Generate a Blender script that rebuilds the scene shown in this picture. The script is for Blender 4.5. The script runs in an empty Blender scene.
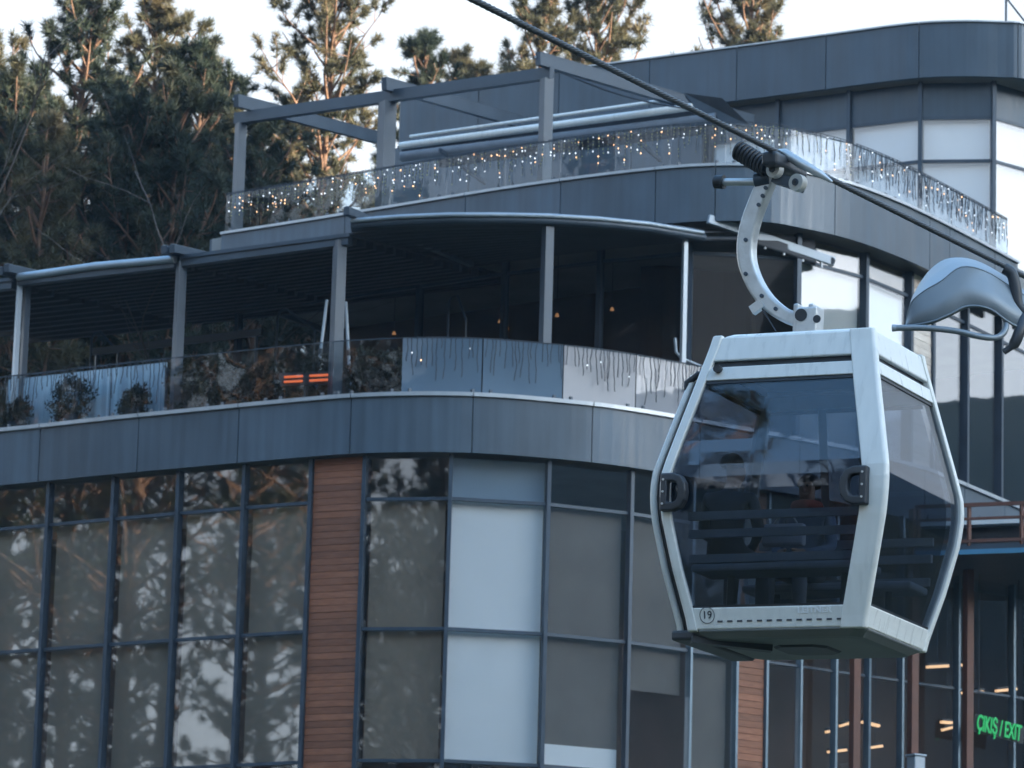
import bpy, bmesh, math, random
import numpy as np
from mathutils import Vector, Matrix
random.seed(7); RNG = np.random.default_rng(7)
S = bpy.context.scene
COL = S.collection

# ------------------------------------------------------------------ camera
F = 4300.0; PITCH = math.radians(12.5); ROLL = math.radians(1.6)
_f = np.array([0, math.cos(PITCH), math.sin(PITCH)]); _r0 = np.array([1.0, 0, 0]); _u0 = np.cross(_r0, _f)
_R = _r0*math.cos(ROLL) + _u0*math.sin(ROLL); _U = -_r0*math.sin(ROLL) + _u0*math.cos(ROLL)
cam_d = bpy.data.cameras.new('camera'); cam = bpy.data.objects.new('camera', cam_d); COL.objects.link(cam)
M4 = Matrix.Identity(4)
for i in range(3):
    M4[i][0] = _R[i]; M4[i][1] = _U[i]; M4[i][2] = -_f[i]
cam.matrix_world = M4
cam_d.sensor_width = 36; cam_d.lens = F/1024*36
cam_d.clip_start = 0.5; cam_d.clip_end = 3000
cam_d.dof.use_dof = True; cam_d.dof.focus_distance = 31.0; cam_d.dof.aperture_fstop = 8.0
S.camera = cam

# ------------------------------------------------------------------ light
SUN_EL = math.radians(10.0); SUN_AZ = math.radians(112)      # azimuth clockwise from +Y
W = bpy.data.worlds.new('World'); S.world = W; W.use_nodes = True
wn = W.node_tree.nodes; wl = W.node_tree.links
sk = wn.new('ShaderNodeTexSky'); sk.sky_type = 'NISHITA'; sk.sun_disc = False
sk.sun_elevation = SUN_EL; sk.sun_rotation = SUN_AZ
sk.altitude = 300; sk.air_density = 1.3; sk.dust_density = 2.6; sk.ozone_density = 2.4
# haze near the horizon: the sky's own light, whitened
tcw = wn.new('ShaderNodeTexCoord'); sxw = wn.new('ShaderNodeSeparateXYZ'); wl.new(tcw.outputs['Generated'], sxw.inputs[0])
hz = wn.new('ShaderNodeMapRange'); hz.inputs[1].default_value = 0.30; hz.inputs[2].default_value = 0.62; hz.inputs[3].default_value = 0.92; hz.inputs[4].default_value = 0.0; wl.new(sxw.outputs[2], hz.inputs[0])
bw = wn.new('ShaderNodeRGBToBW'); wl.new(sk.outputs[0], bw.inputs[0])
ti = wn.new('ShaderNodeMix'); ti.data_type = 'RGBA'; ti.blend_type = 'MULTIPLY'; ti.inputs[0].default_value = 1.0; ti.inputs[7].default_value = (0.63, 0.655, 0.70, 1); wl.new(bw.outputs[0], ti.inputs[6])
mxw = wn.new('ShaderNodeMix'); mxw.data_type = 'RGBA'; wl.new(hz.outputs[0], mxw.inputs[0])
tb = wn.new('ShaderNodeMix'); tb.data_type = 'RGBA'; tb.blend_type = 'MULTIPLY'; tb.inputs[0].default_value = 1.0; tb.inputs[7].default_value = (0.84, 1.04, 1.16, 1); wl.new(sk.outputs[0], tb.inputs[6]); wl.new(tb.outputs[2], mxw.inputs[6]); wl.new(ti.outputs[2], mxw.inputs[7])
wl.new(mxw.outputs[2], wn['Background'].inputs[0]); wn['Background'].inputs[1].default_value = 0.15
sun_d = bpy.data.lights.new('sun', 'SUN'); sun_d.energy = 5.0; sun_d.angle = math.radians(0.53); sun_d.color = (1.0, 0.85, 0.63)
sun = bpy.data.objects.new('sun', sun_d); COL.objects.link(sun)
sv = Vector((math.sin(SUN_AZ)*math.cos(SUN_EL), math.cos(SUN_AZ)*math.cos(SUN_EL), math.sin(SUN_EL)))
sun.rotation_euler = sv.to_track_quat('Z', 'Y').to_euler(); sun.location = (60, 0, 60)
S.view_settings.view_transform = 'Standard'; S.view_settings.look = 'None'
S.view_settings.exposure = 2.66; S.view_settings.gamma = 1.0
S.render.engine = 'CYCLES'; S.cycles.use_denoising = True
S.cycles.max_bounces = 8; S.cycles.transparent_max_bounces = 24; S.cycles.caustics_reflective = False; S.cycles.caustics_refractive = False

# ------------------------------------------------------------------ pixel geometry (directions only)
def ray(px, py): return _f + _R*((px-512)/F) + _U*((384-py)/F)
def PY(px, py, y): d = ray(px, py); return d*(y/d[1])
def PZ(px, py, z): d = ray(px, py); return d*(z/d[2])
def hit(px, py, poly):
    d = ray(px, py)
    last = len(poly)-2
    for i, (a, b) in enumerate(zip(poly[:-1], poly[1:])):
        ex, ey = b[0]-a[0], b[1]-a[1]
        den = d[0]*ey - d[1]*ex
        if abs(den) < 1e-9: continue
        s = (a[0]*ey - a[1]*ex)/den
        t = (a[0]*d[1] - a[1]*d[0])/den
        if s > 0 and (t >= -1e-6 or (i == 0 and t > -12)) and (t <= 1+1e-6 or i == last): return d*s
    raise ValueError('no hit %s %s' % (px, py))
def offset(poly, k):                      # k > 0 goes inwards (away from the camera side)
    out = []
    for i, p in enumerate(poly):
        a = poly[max(0, i-1)]; b = poly[min(len(poly)-1, i+1)]
        dx, dy = b[0]-a[0], b[1]-a[1]; L = math.hypot(dx, dy)
        out.append((p[0]-dy/L*k, p[1]+dx/L*k))
    return out
def smooth(pts, n=5):
    out = []
    for i in range(len(pts)-1):
        p0 = np.array(pts[max(0, i-1)], float); p1 = np.array(pts[i], float); p2 = np.array(pts[i+1], float); p3 = np.array(pts[min(len(pts)-1, i+2)], float)
        for k in range(n):
            t = k/n
            out.append(tuple(0.5*((2*p1) + (-p0+p2)*t + (2*p0-5*p1+4*p2-p3)*t*t + (-p0+3*p1-3*p2+p3)*t**3)))
    out.append(tuple(pts[-1])); return out
def arc_sub(poly, pa, pb):                # part of a polyline between two plan points lying on it
    def loc(p):
        best = None; acc = 0
        for i, (a, b) in enumerate(zip(poly[:-1], poly[1:])):
            e = np.array(b)-np.array(a); L = np.hypot(*e); t = np.clip(np.dot(np.array(p[:2])-np.array(a), e)/L/L, 0, 1)
            q = np.array(a)+e*t; d = np.hypot(*(q-np.array(p[:2])))
            if best is None or d < best[0]: best = (d, acc+t*L)
            acc += L
        return best[1]
    s0, s1 = loc(pa), loc(pb); out = [(pa[0], pa[1])]; acc = 0
    for i, (a, b) in enumerate(zip(poly[:-1], poly[1:])):
        acc += math.hypot(b[0]-a[0], b[1]-a[1])
        if s0+0.03 < acc < s1-0.03: out.append(b)
    out.append((pb[0], pb[1])); return out

# ------------------------------------------------------------------ materials
def nmat(name):
    m = bpy.data.materials.new(name); m.use_nodes = True
    return m, m.node_tree.nodes, m.node_tree.links, m.node_tree.nodes['Principled BSDF']
def plain(name, col, rough=0.5, metal=0.0, var=0.12, scale=3.0, bump=0.0, bscale=60, spec=0.5, stretch=None):
    m, n, l, b = nmat(name)
    tc = n.new('ShaderNodeTexCoord'); mp = n.new('ShaderNodeMapping')
    l.new(tc.outputs['Object'], mp.inputs[0])
    if stretch: mp.inputs['Scale'].default_value = stretch
    no = n.new('ShaderNodeTexNoise'); no.inputs['Scale'].default_value = scale; no.inputs['Detail'].default_value = 5
    l.new(mp.outputs[0], no.inputs['Vector'])
    cr = n.new('ShaderNodeValToRGB'); cr.color_ramp.elements[0].position = 0.3; cr.color_ramp.elements[1].position = 0.72
    cr.color_ramp.elements[0].color = (*[c*(1-var) for c in col], 1); cr.color_ramp.elements[1].color = (*[min(1, c*(1+var)) for c in col], 1)
    l.new(no.outputs[0], cr.inputs[0]); l.new(cr.outputs[0], b.inputs['Base Color'])
    mr = n.new('ShaderNodeMapRange'); mr.inputs[3].default_value = max(0.02, rough*0.85); mr.inputs[4].default_value = min(1, rough*1.15)
    l.new(no.outputs[0], mr.inputs[0]); l.new(mr.outputs[0], b.inputs['Roughness'])
    b.inputs['Metallic'].default_value = metal; b.inputs['Specular IOR Level'].default_value = spec
    if bump:
        n2 = n.new('ShaderNodeTexNoise'); n2.inputs['Scale'].default_value = bscale; n2.inputs['Detail'].default_value = 4
        l.new(mp.outputs[0], n2.inputs['Vector'])
        bp = n.new('ShaderNodeBump'); bp.inputs['Strength'].default_value = bump; bp.inputs['Distance'].default_value = 0.02
        l.new(n2.outputs[0], bp.inputs['Height']); l.new(bp.outputs[0], b.inputs['Normal'])
    return m
def glass(name, tint, ior=1.9, wave=0.02, wscale=0.8, film=0.0, fcol=(0.5, 0.56, 0.62), power=4.0):
    m, n, l, b = nmat(name); n.remove(b)
    out = n['Material Output']
    tr = n.new('ShaderNodeBsdfTransparent'); tr.inputs[0].default_value = (*tint, 1)
    gl = n.new('ShaderNodeBsdfGlossy'); gl.inputs['Roughness'].default_value = 0.015; gl.inputs[0].default_value = (0.92, 0.95, 1, 1)
    f0 = ((ior-1)/(ior+1))**2; lw = n.new('ShaderNodeLayerWeight'); lw.inputs[0].default_value = 0.5
    pw = n.new('ShaderNodeMath'); pw.operation = 'POWER'; pw.inputs[1].default_value = power; l.new(lw.outputs['Facing'], pw.inputs[0])
    fr = n.new('ShaderNodeMath'); fr.operation = 'MULTIPLY_ADD'; fr.inputs[1].default_value = 1-f0; fr.inputs[2].default_value = f0; l.new(pw.outputs[0], fr.inputs[0])
    tc = n.new('ShaderNodeTexCoord'); no = n.new('ShaderNodeTexNoise'); no.inputs['Scale'].default_value = wscale; no.inputs['Detail'].default_value = 1.5
    l.new(tc.outputs['Object'], no.inputs['Vector'])
    bp = n.new('ShaderNodeBump'); bp.inputs['Strength'].default_value = 1.0; bp.inputs['Distance'].default_value = wave
    l.new(no.outputs[0], bp.inputs['Height']); l.new(bp.outputs[0], gl.inputs['Normal'])
    mx = n.new('ShaderNodeMixShader'); l.new(fr.outputs[0], mx.inputs[0])
    base = tr
    if film:
        df = n.new('ShaderNodeBsdfDiffuse'); df.inputs[0].default_value = (*fcol, 1)
        mf = n.new('ShaderNodeMixShader'); mf.inputs[0].default_value = film
        l.new(tr.outputs[0], mf.inputs[1]); l.new(df.outputs[0], mf.inputs[2]); base = mf
    l.new(base.outputs[0], mx.inputs[1]); l.new(gl.outputs[0], mx.inputs[2]); l.new(mx.outputs[0], out.inputs['Surface'])
    return m
def emit(name, col, s):
    m, n, l, b = nmat(name); b.inputs['Base Color'].default_value = (*[c*0.5 for c in col], 1)
    b.inputs['Emission Color'].default_value = (*col, 1); b.inputs['Emission Strength'].default_value = s
    return m
def woodmat(name, c0, c1):
    m, n, l, b = nmat(name)
    tc = n.new('ShaderNodeTexCoord'); oi = n.new('ShaderNodeObjectInfo')
    mp = n.new('ShaderNodeMapping'); mp.inputs['Scale'].default_value = (1.2, 1.2, 14)
    l.new(tc.outputs['Object'], mp.inputs[0])
    ad = n.new('ShaderNodeVectorMath'); ad.operation = 'ADD'; l.new(mp.outputs[0], ad.inputs[0])
    sc = n.new('ShaderNodeMath'); sc.operation = 'MULTIPLY'; sc.inputs[1].default_value = 40; l.new(oi.outputs['Random'], sc.inputs[0]); l.new(sc.outputs[0], ad.inputs[1])
    no = n.new('ShaderNodeTexNoise'); no.inputs['Scale'].default_value = 3.5; no.inputs['Detail'].default_value = 6; no.inputs['Distortion'].default_value = 0.6
    l.new(ad.outputs[0], no.inputs['Vector'])
    cr = n.new('ShaderNodeValToRGB'); cr.color_ramp.elements[0].color = (*c0, 1); cr.color_ramp.elements[1].color = (*c1, 1)
    cr.color_ramp.elements[0].position = 0.3; cr.color_ramp.elements[1].position = 0.7
    l.new(no.outputs[0], cr.inputs[0])
    hs = n.new('ShaderNodeHueSaturation'); mr = n.new('ShaderNodeMapRange'); mr.inputs[3].default_value = 0.75; mr.inputs[4].default_value = 1.2
    l.new(oi.outputs['Random'], mr.inputs[0]); l.new(mr.outputs[0], hs.inputs['Value']); l.new(cr.outputs[0], hs.inputs['Color']); l.new(hs.outputs[0], b.inputs['Base Color'])
    b.inputs['Roughness'].default_value = 0.55
    bp = n.new('ShaderNodeBump'); bp.inputs['Strength'].default_value = 0.3; bp.inputs['Distance'].default_value = 0.01
    l.new(no.outputs[0], bp.inputs['Height']); l.new(bp.outputs[0], b.inputs['Normal'])
    return m
def leafmat(name, c0, c1, c2):
    m, n, l, b = nmat(name)
    tc = n.new('ShaderNodeTexCoord'); no = n.new('ShaderNodeTexNoise'); no.inputs['Scale'].default_value = 0.9; no.inputs['Detail'].default_value = 6; no.inputs['Roughness'].default_value = 0.7
    l.new(tc.outputs['Object'], no.inputs['Vector'])
    cr = n.new('ShaderNodeValToRGB'); e = cr.color_ramp.elements
    e[0].position = 0.32; e[0].color = (*c0, 1); e[1].position = 0.72; e[1].color = (*c2, 1)
    x = e.new(0.52); x.color = (*c1, 1)
    l.new(no.outputs[0], cr.inputs[0]); l.new(cr.outputs[0], b.inputs['Base Color'])
    b.inputs['Roughness'].default_value = 0.6; b.inputs['Specular IOR Level'].default_value = 0.3
    tl = n.new('ShaderNodeBsdfTranslucent'); l.new(cr.outputs[0], tl.inputs[0])
    mx = n.new('ShaderNodeMixShader'); mx.inputs[0].default_value = 0.25
    l.new(b.outputs[0], mx.inputs[1]); l.new(tl.outputs[0], mx.inputs[2]); l.new(mx.outputs[0], n['Material Output'].inputs['Surface'])
    return m
def streaked(name, col, rough, metal, var=0.14, streak=0.16, sscale=(2.6, 2.6, 0.12), perobj=0.10, bump=0.004, bsc=0.8):
    m, n, l, b = nmat(name)
    tc = n.new('ShaderNodeTexCoord'); oi = n.new('ShaderNodeObjectInfo')
    def noise(scale, sc, det=5):
        mp = n.new('ShaderNodeMapping'); mp.inputs['Scale'].default_value = sc; l.new(tc.outputs['Object'], mp.inputs[0])
        no = n.new('ShaderNodeTexNoise'); no.inputs['Scale'].default_value = scale; no.inputs['Detail'].default_value = det; l.new(mp.outputs[0], no.inputs['Vector']); return no
    def rng_(src, lo, hi, a=0.3, z=0.7):
        r = n.new('ShaderNodeMapRange'); r.inputs[1].default_value = a; r.inputs[2].default_value = z; r.inputs[3].default_value = lo; r.inputs[4].default_value = hi; l.new(src, r.inputs[0]); return r.outputs[0]
    def mul(x, y):
        q = n.new('ShaderNodeMath'); q.operation = 'MULTIPLY'; l.new(x, q.inputs[0]); l.new(y, q.inputs[1]); return q.outputs[0]
    n1 = noise(1.0, (0.9, 0.9, 0.7)); n2 = noise(3.0, sscale, 6)
    f = mul(mul(rng_(n1.outputs[0], 1-var, 1+var), rng_(n2.outputs[0], 1-streak, 1+streak*0.6)), rng_(oi.outputs['Random'], 1-perobj, 1+perobj, 0, 1))
    vm = n.new('ShaderNodeVectorMath'); vm.operation = 'SCALE'; vm.inputs[0].default_value = col; l.new(f, vm.inputs['Scale']); l.new(vm.outputs[0], b.inputs['Base Color'])
    l.new(rng_(n2.outputs[0], rough*0.8, min(1, rough*1.3)), b.inputs['Roughness']); b.inputs['Metallic'].default_value = metal
    nb_ = noise(bsc, (1, 1, 1), 2); bp = n.new('ShaderNodeBump'); bp.inputs['Strength'].default_value = 1.0; bp.inputs['Distance'].default_value = bump
    l.new(nb_.outputs[0], bp.inputs['Height']); l.new(bp.outputs[0], b.inputs['Normal'])
    return m
MT = dict(
    panel=streaked('grey_blue_metal_panel', (0.072, 0.102, 0.134), 0.36, 0.15),
    panel_top=streaked('roof_metal_panel', (0.056, 0.082, 0.110), 0.36, 0.15),
    spandrel=plain('blue_spandrel', (0.19, 0.27, 0.35), 0.6, 0, 0.05, 1),
    backdrop=plain('mirrored_sky_sheet', (0.66, 0.74, 0.82), 0.7, 0, 0.3, 1.0, stretch=(9, 9, 0.3)),  # pale streaks put in for the sky mirrored in the glass
    leaf=leafmat('shrub_leaf', (0.012, 0.018, 0.012), (0.03, 0.036, 0.022), (0.07, 0.055, 0.03)),
    pot=plain('dark_planter', (0.05, 0.05, 0.055), 0.7, 0, 0.2, 3),
    coping=plain('brushed_coping', (0.42, 0.45, 0.48), 0.35, 0.5, 0.1, 4),
    steel=plain('painted_steel', (0.046, 0.066, 0.09), 0.42, 0.2, 0.12, 2),
    steel_light=plain('light_painted_steel', (0.34, 0.39, 0.44), 0.4, 0.3, 0.1, 2),
    mullion=plain('mullion_aluminium', (0.045, 0.065, 0.09), 0.4, 0.3, 0.15, 3),
    mullion_r=plain('pale_mullion_aluminium', (0.16, 0.22, 0.27), 0.35, 0.4, 0.12, 3),
    slat=plain('dark_roof_slat', (0.05, 0.055, 0.065), 0.6, 0.0, 0.2, 2),
    fabric=plain('roof_fabric', (0.065, 0.068, 0.075), 0.85, 0, 0.15, 3, 0.2, 30),
    awning_light=plain('grey_awning_fabric', (0.17, 0.19, 0.22), 0.8, 0, 0.12, 4, 0.2, 30),
    awning=plain('awning_fabric', (0.065, 0.075, 0.095), 0.8, 0, 0.12, 4, 0.2, 30),
    blind=plain('taupe_blind', (0.30, 0.24, 0.18), 0.9, 0, 0.10, 1.2, 0.15, 120, 0.1),
    blind_grey=plain('grey_brown_blind', (0.185, 0.168, 0.15), 0.9, 0, 0.10, 1.2, 0.15, 120, 0.1),
    blind_white=plain('pale_blind', (0.86, 0.87, 0.86), 0.85, 0, 0.03, 0.8, 0.1, 120, 0.1),
    blind_cream=plain('cream_blind', (0.52, 0.51, 0.47), 0.85, 0, 0.05, 0.8, 0.1, 120, 0.1),
    room=plain('dark_interior', (0.045, 0.042, 0.042), 0.8, 0, 0.25, 0.8),
    room_brown=plain('brown_interior', (0.09, 0.06, 0.048), 0.7, 0, 0.3, 0.7),
    concrete=plain('concrete', (0.28, 0.28, 0.27), 0.8, 0, 0.15, 1.5, 0.3, 25),
    floor=plain('deck_boards', (0.16, 0.14, 0.12), 0.7, 0, 0.2, 2),
    rust=plain('brown_steel', (0.13, 0.048, 0.03), 0.55, 0, 0.2, 3),
    blue=plain('blue_trim', (0.06, 0.22, 0.36), 0.45, 0, 0.1, 3),
    wood=woodmat('cladding_wood', (0.19, 0.064, 0.030), (0.33, 0.125, 0.062)),
    wood_lit=woodmat('sky_lit_cladding', (0.55, 0.45, 0.37), (0.75, 0.67, 0.58)),  # cladding wood with bright sky light put into its colour
    white=streaked('cabin_white_paint', (0.76, 0.755, 0.72), 0.30, 0, 0.05, 0.06, (5, 5, 0.5), 0.02, 0.0008, 4),
    cabin_grey=plain('cabin_grey_plastic', (0.20, 0.215, 0.22), 0.5, 0, 0.12, 3),
    galv=plain('galvanised_steel', (0.55, 0.56, 0.56), 0.38, 0.6, 0.12, 9, 0.1, 40),
    black=plain('black_rubber', (0.022, 0.025, 0.03), 0.5, 0, 0.2, 6),
    dark=plain('dark_plastic', (0.035, 0.04, 0.048), 0.45, 0, 0.2, 5),
    seat=plain('grey_bench', (0.27, 0.28, 0.30), 0.6, 0, 0.15, 6),
    rope=plain('steel_rope', (0.05, 0.055, 0.06), 0.45, 0.5, 0.3, 30),
    roller=plain('pale_roller', (0.48, 0.46, 0.42), 0.5, 0, 0.15, 12),
    cowl=plain('grey_blue_sheet', (0.22, 0.255, 0.285), 0.42, 0.3, 0.1, 2.5),
    bark=plain('pine_bark', (0.15, 0.085, 0.055), 0.9, 0, 0.4, 4, 0.8, 9),
    bark_grey=plain('grey_bark', (0.13, 0.11, 0.10), 0.9, 0, 0.3, 4, 0.5, 12),
    needles=leafmat('pine_needles_shade', (0.014, 0.026, 0.02), (0.034, 0.048, 0.032), (0.095, 0.085, 0.05)),  # darker needles that put shade into the left pines' colour
    needles_sun=leafmat('pine_needles_sun', (0.03, 0.042, 0.026), (0.085, 0.08, 0.045), (0.19, 0.145, 0.08)),  # lighter, warmer needles with sunlight put into the colour
    ground=plain('earth_and_grass', (0.075, 0.075, 0.045), 0.95, 0, 0.4, 0.15, 0.6, 2),
    hill=plain('wooded_ridge', (0.035, 0.045, 0.035), 0.95, 0, 0.4, 0.05, 1.0, 0.2),
    wire=plain('dark_wire', (0.03, 0.035, 0.045), 0.5, 0, 0.2, 5),
    bulb=emit('warm_bulb', (1.0, 0.60, 0.32), 0.55),
    bulb_w=emit('white_bulb', (0.8, 0.9, 1.0), 0.42),
    bulb_off=plain('unlit_bulb', (0.30, 0.31, 0.085), 0.3, 0, 0.1, 5),
    lamp=emit('warm_lamp', (1.0, 0.62, 0.34), 0.18),
    lamp_dim=emit('dim_warm_lamp', (1.0, 0.50, 0.22), 0.06),
    heater=emit('heater_glow', (1.0, 0.19, 0.06), 0.19),
    exit=emit('exit_green', (0.01, 0.62, 0.16), 0.055),
    skin=plain('skin', (0.42, 0.25, 0.18), 0.6, 0, 0.08, 10),
    jacket_blue=plain('slate_jacket', (0.13, 0.17, 0.24), 0.85, 0, 0.2, 8),
    jacket_grey=plain('charcoal_jacket', (0.05, 0.055, 0.065), 0.85, 0, 0.2, 8),
    jacket_red=plain('rust_scarf', (0.42, 0.09, 0.06), 0.85, 0, 0.2, 12),
    trousers=plain('dark_trousers', (0.04, 0.045, 0.06), 0.9, 0, 0.2, 8),
    trousers_b=plain('grey_trousers', (0.16, 0.16, 0.175), 0.9, 0, 0.2, 8),
    hair=plain('dark_hair', (0.02, 0.014, 0.010), 0.6, 0, 0.3, 30),
    bag=plain('pale_bag', (0.42, 0.40, 0.42), 0.8, 0, 0.1, 9),
    print_white=plain('white_print', (0.85, 0.86, 0.87), 0.5, 0, 0.02, 5),
    print_dark=plain('dark_print', (0.04, 0.045, 0.06), 0.5, 0, 0.05, 5),
)
G_FAC = glass('facade_glass', (0.965, 0.975, 0.985), 1.85, 0.0005, 1.5)
G_INT = glass('inner_terrace_glass', (0.85, 0.85, 0.85), 1.22, 0.001, 1.4)
G_BAL = glass('balustrade_glass', (0.74, 0.80, 0.84), 1.5, 0.004, 1.3)
G_SKY = glass('sky_film_balustrade_glass', (0.75, 0.8, 0.85), 1.4, 0.003, 1.3, 0.6, (0.21, 0.29, 0.37))  # diffuse blue film carries the mirrored sky as colour
G_SKY2 = glass('pale_sky_film_balustrade_glass', (0.8, 0.8, 0.8), 1.35, 0.003, 1.3, 0.75, (0.42, 0.41, 0.42))  # paler diffuse film, sky reflection put into its colour
G_CAB = glass('tinted_cabin_glazing', (0.57, 0.61, 0.66), 1.58, 0.0012, 2.0, power=6.5)

# ------------------------------------------------------------------ object helpers
def link(name, me, mat, parent=None):
    if mat is not None and not me.materials: me.materials.append(mat)
    o = bpy.data.objects.new(name, me); COL.objects.link(o)
    if parent is not None:
        o.parent = parent; o.matrix_parent_inverse = base_matrix(parent).inverted()
    return o
def base_matrix(o):          # world matrix of a parent: parts are meshed in world coordinates
    return o.matrix_basis.copy() if o.parent is None else Matrix.Identity(4)
class MB:
    """collects geometry in world coordinates for ONE mesh"""
    def __init__(s): s.v = []; s.f = []; s.sm = []
    def add(s, v, f, smooth=False):
        k = len(s.v); s.v += [tuple(map(float, p)) for p in v]; s.f += [tuple(i+k for i in q) for q in f]; s.sm += [smooth]*len(f); return s
    def prism(s, plan, z0, z1):
        n = len(plan)
        v = [(p[0], p[1], z0) for p in plan] + [(p[0], p[1], z1) for p in plan]
        f = [tuple(range(n-1, -1, -1)), tuple(range(n, 2*n))] + [(i, (i+1) % n, n+(i+1) % n, n+i) for i in range(n)]
        return s.add(v, f)
    def band(s, poly, th, z0, z1):       # a vertical strip along a polyline, th thick inwards
        q = offset(poly, th); n = len(poly)
        v = [(p[0], p[1], z) for z in (z0, z1) for p in poly] + [(p[0], p[1], z) for z in (z0, z1) for p in q]
        f = []
        for i in range(n-1):
            f += [(i, i+1, n+i+1, n+i), (2*n+i+1, 2*n+i, 3*n+i, 3*n+i+1), (n+i, n+i+1, 3*n+i+1, 3*n+i), (i+1, i, 2*n+i, 2*n+i+1)]
        f += [(0, n, 3*n, 2*n), (n-1, 3*n-1, 4*n-1, 2*n-1)]
        return s.add(v, f)
    def bar(s, p, q, w, h, up=(0, 0, 1)):
        p = Vector(p); q = Vector(q); d = (q-p).normalized(); up = Vector(up)
        if abs(d.dot(up)) > 0.95: up = Vector((0.5, -0.86, 0))
        x = d.cross(up).normalized()*(w/2); y = x.normalized().cross(d).normalized()*(h/2)
        v = [p-x-y, p+x-y, p+x+y, p-x+y, q-x-y, q+x-y, q+x+y, q-x+y]
        return s.add(v, [(0, 3, 2, 1), (4, 5, 6, 7), (0, 1, 5, 4), (1, 2, 6, 5), (2, 3, 7, 6), (3, 0, 4, 7)])
    def tube(s, pts, r, n=10, cap=True):
        pts = [Vector(p) for p in pts]; rs = r if isinstance(r, (list, tuple)) else [r]*len(pts)
        v = []; f = []; prev = None
        for i, p in enumerate(pts):
            d = (pts[min(i+1, len(pts)-1)] - pts[max(i-1, 0)]).normalized()
            if prev is None:
                a = Vector((0, 0, 1)) if abs(d.z) < 0.9 else Vector((1, 0, 0)); x = d.cross(a).normalized()
            else:
                x = (prev - d*prev.dot(d)).normalized()
            prev = x; y = d.cross(x)
            v += [p + (x*math.cos(2*math.pi*k/n) + y*math.sin(2*math.pi*k/n))*rs[i] for k in range(n)]
        for i in range(len(pts)-1):
            f += [(i*n+k, i*n+(k+1) % n, (i+1)*n+(k+1) % n, (i+1)*n+k) for k in range(n)]
        s.add(v, f, True)
        if cap:
            m = len(pts)-1; s.add(v[:n], [tuple(range(n-1, -1, -1))]); s.add(v[m*n:], [tuple(range(n))])
        return s
    def mesh(s, name):
        me = bpy.data.meshes.new(name); me.from_pydata(s.v, [], s.f); me.polygons.foreach_set('use_smooth', s.sm); me.update(); return me
    def build(s, name, mat, parent=None):
        return link(name, s.mesh(name), mat, parent)
def tag(o, label, cat, group=None):
    o['label'] = label; o['category'] = cat
    if group: o['group'] = group
    return o
def thing(name, label, cat, loc=(0, 0, 0), group=None, rz=0.0):
    o = bpy.data.objects.new(name, None); COL.objects.link(o); o.empty_display_size = 0.3
    o.location = loc; o.rotation_euler = (0, 0, rz)
    return tag(o, label, cat, group)
def local_child(name, me, mat, parent, loc=(0, 0, 0), rot=(0, 0, 0)):
    if mat is not None and not me.materials: me.materials.append(mat)
    o = bpy.data.objects.new(name, me); COL.objects.link(o); o.parent = parent; o.location = loc; o.rotation_euler = rot; return o
def bevel_mod(o, w, seg=2):
    b = o.modifiers.new('bevel', 'BEVEL'); b.width = w; b.segments = seg; b.limit_method = 'ANGLE'; return o
def text_mesh(name, s, size, mat, parent, mw, extrude=0.002, bold=0.0):
    cu = bpy.data.curves.new(name, 'FONT'); cu.body = s; cu.size = size; cu.extrude = extrude; cu.align_x = 'CENTER'; cu.align_y = 'CENTER'; cu.offset = bold; cu.resolution_u = 3
    tmp = bpy.data.objects.new(name+'_curve', cu); COL.objects.link(tmp)
    dg = bpy.context.evaluated_depsgraph_get(); dg.update()
    me = bpy.data.meshes.new_from_object(tmp.evaluated_get(dg)); bpy.data.objects.remove(tmp); bpy.data.curves.remove(cu)
    me.materials.clear(); me.transform(mw)
    return link(name, me, mat, parent)

# ------------------------------------------------------------------ ground and ridge
def sstep(t): t = np.clip(t, 0, 1); return t*t*(3-2*t)
def ground_h(x, y):
    a = sstep((np.asarray(y, float) - 0.35*np.asarray(x, float)*0 - 90)/18)*14 + np.clip(np.asarray(y, float)-104, 0, 200)*0.06
    b = sstep((-np.asarray(x, float)-18)/30)*9*sstep((60-np.asarray(y, float))/40+0.6)
    return -1.6 + np.maximum(a, b)
def make_ground():
    xs = np.concatenate([np.linspace(-640, -80, 9), np.linspace(-70, 70, 57), np.linspace(80, 640, 9)])
    ys = np.concatenate([np.linspace(-640, -60, 9), np.linspace(-50, 200, 84), np.linspace(215, 640, 8)])
    X, Y = np.meshgrid(xs, ys); Z = ground_h(X, Y) + 0.15*np.sin(X*0.21)*np.cos(Y*0.17)*(np.abs(X) > 12)
    v = np.stack([X.ravel(), Y.ravel(), Z.ravel()], 1); nx = len(xs); f = []
    for j in range(len(ys)-1):
        for i in range(nx-1): f.append((j*nx+i, j*nx+i+1, (j+1)*nx+i+1, (j+1)*nx+i))
    o = MB().add(v, f, True).build('ground', MT['ground']); o['kind'] = 'structure'; return o
make_ground()
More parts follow.
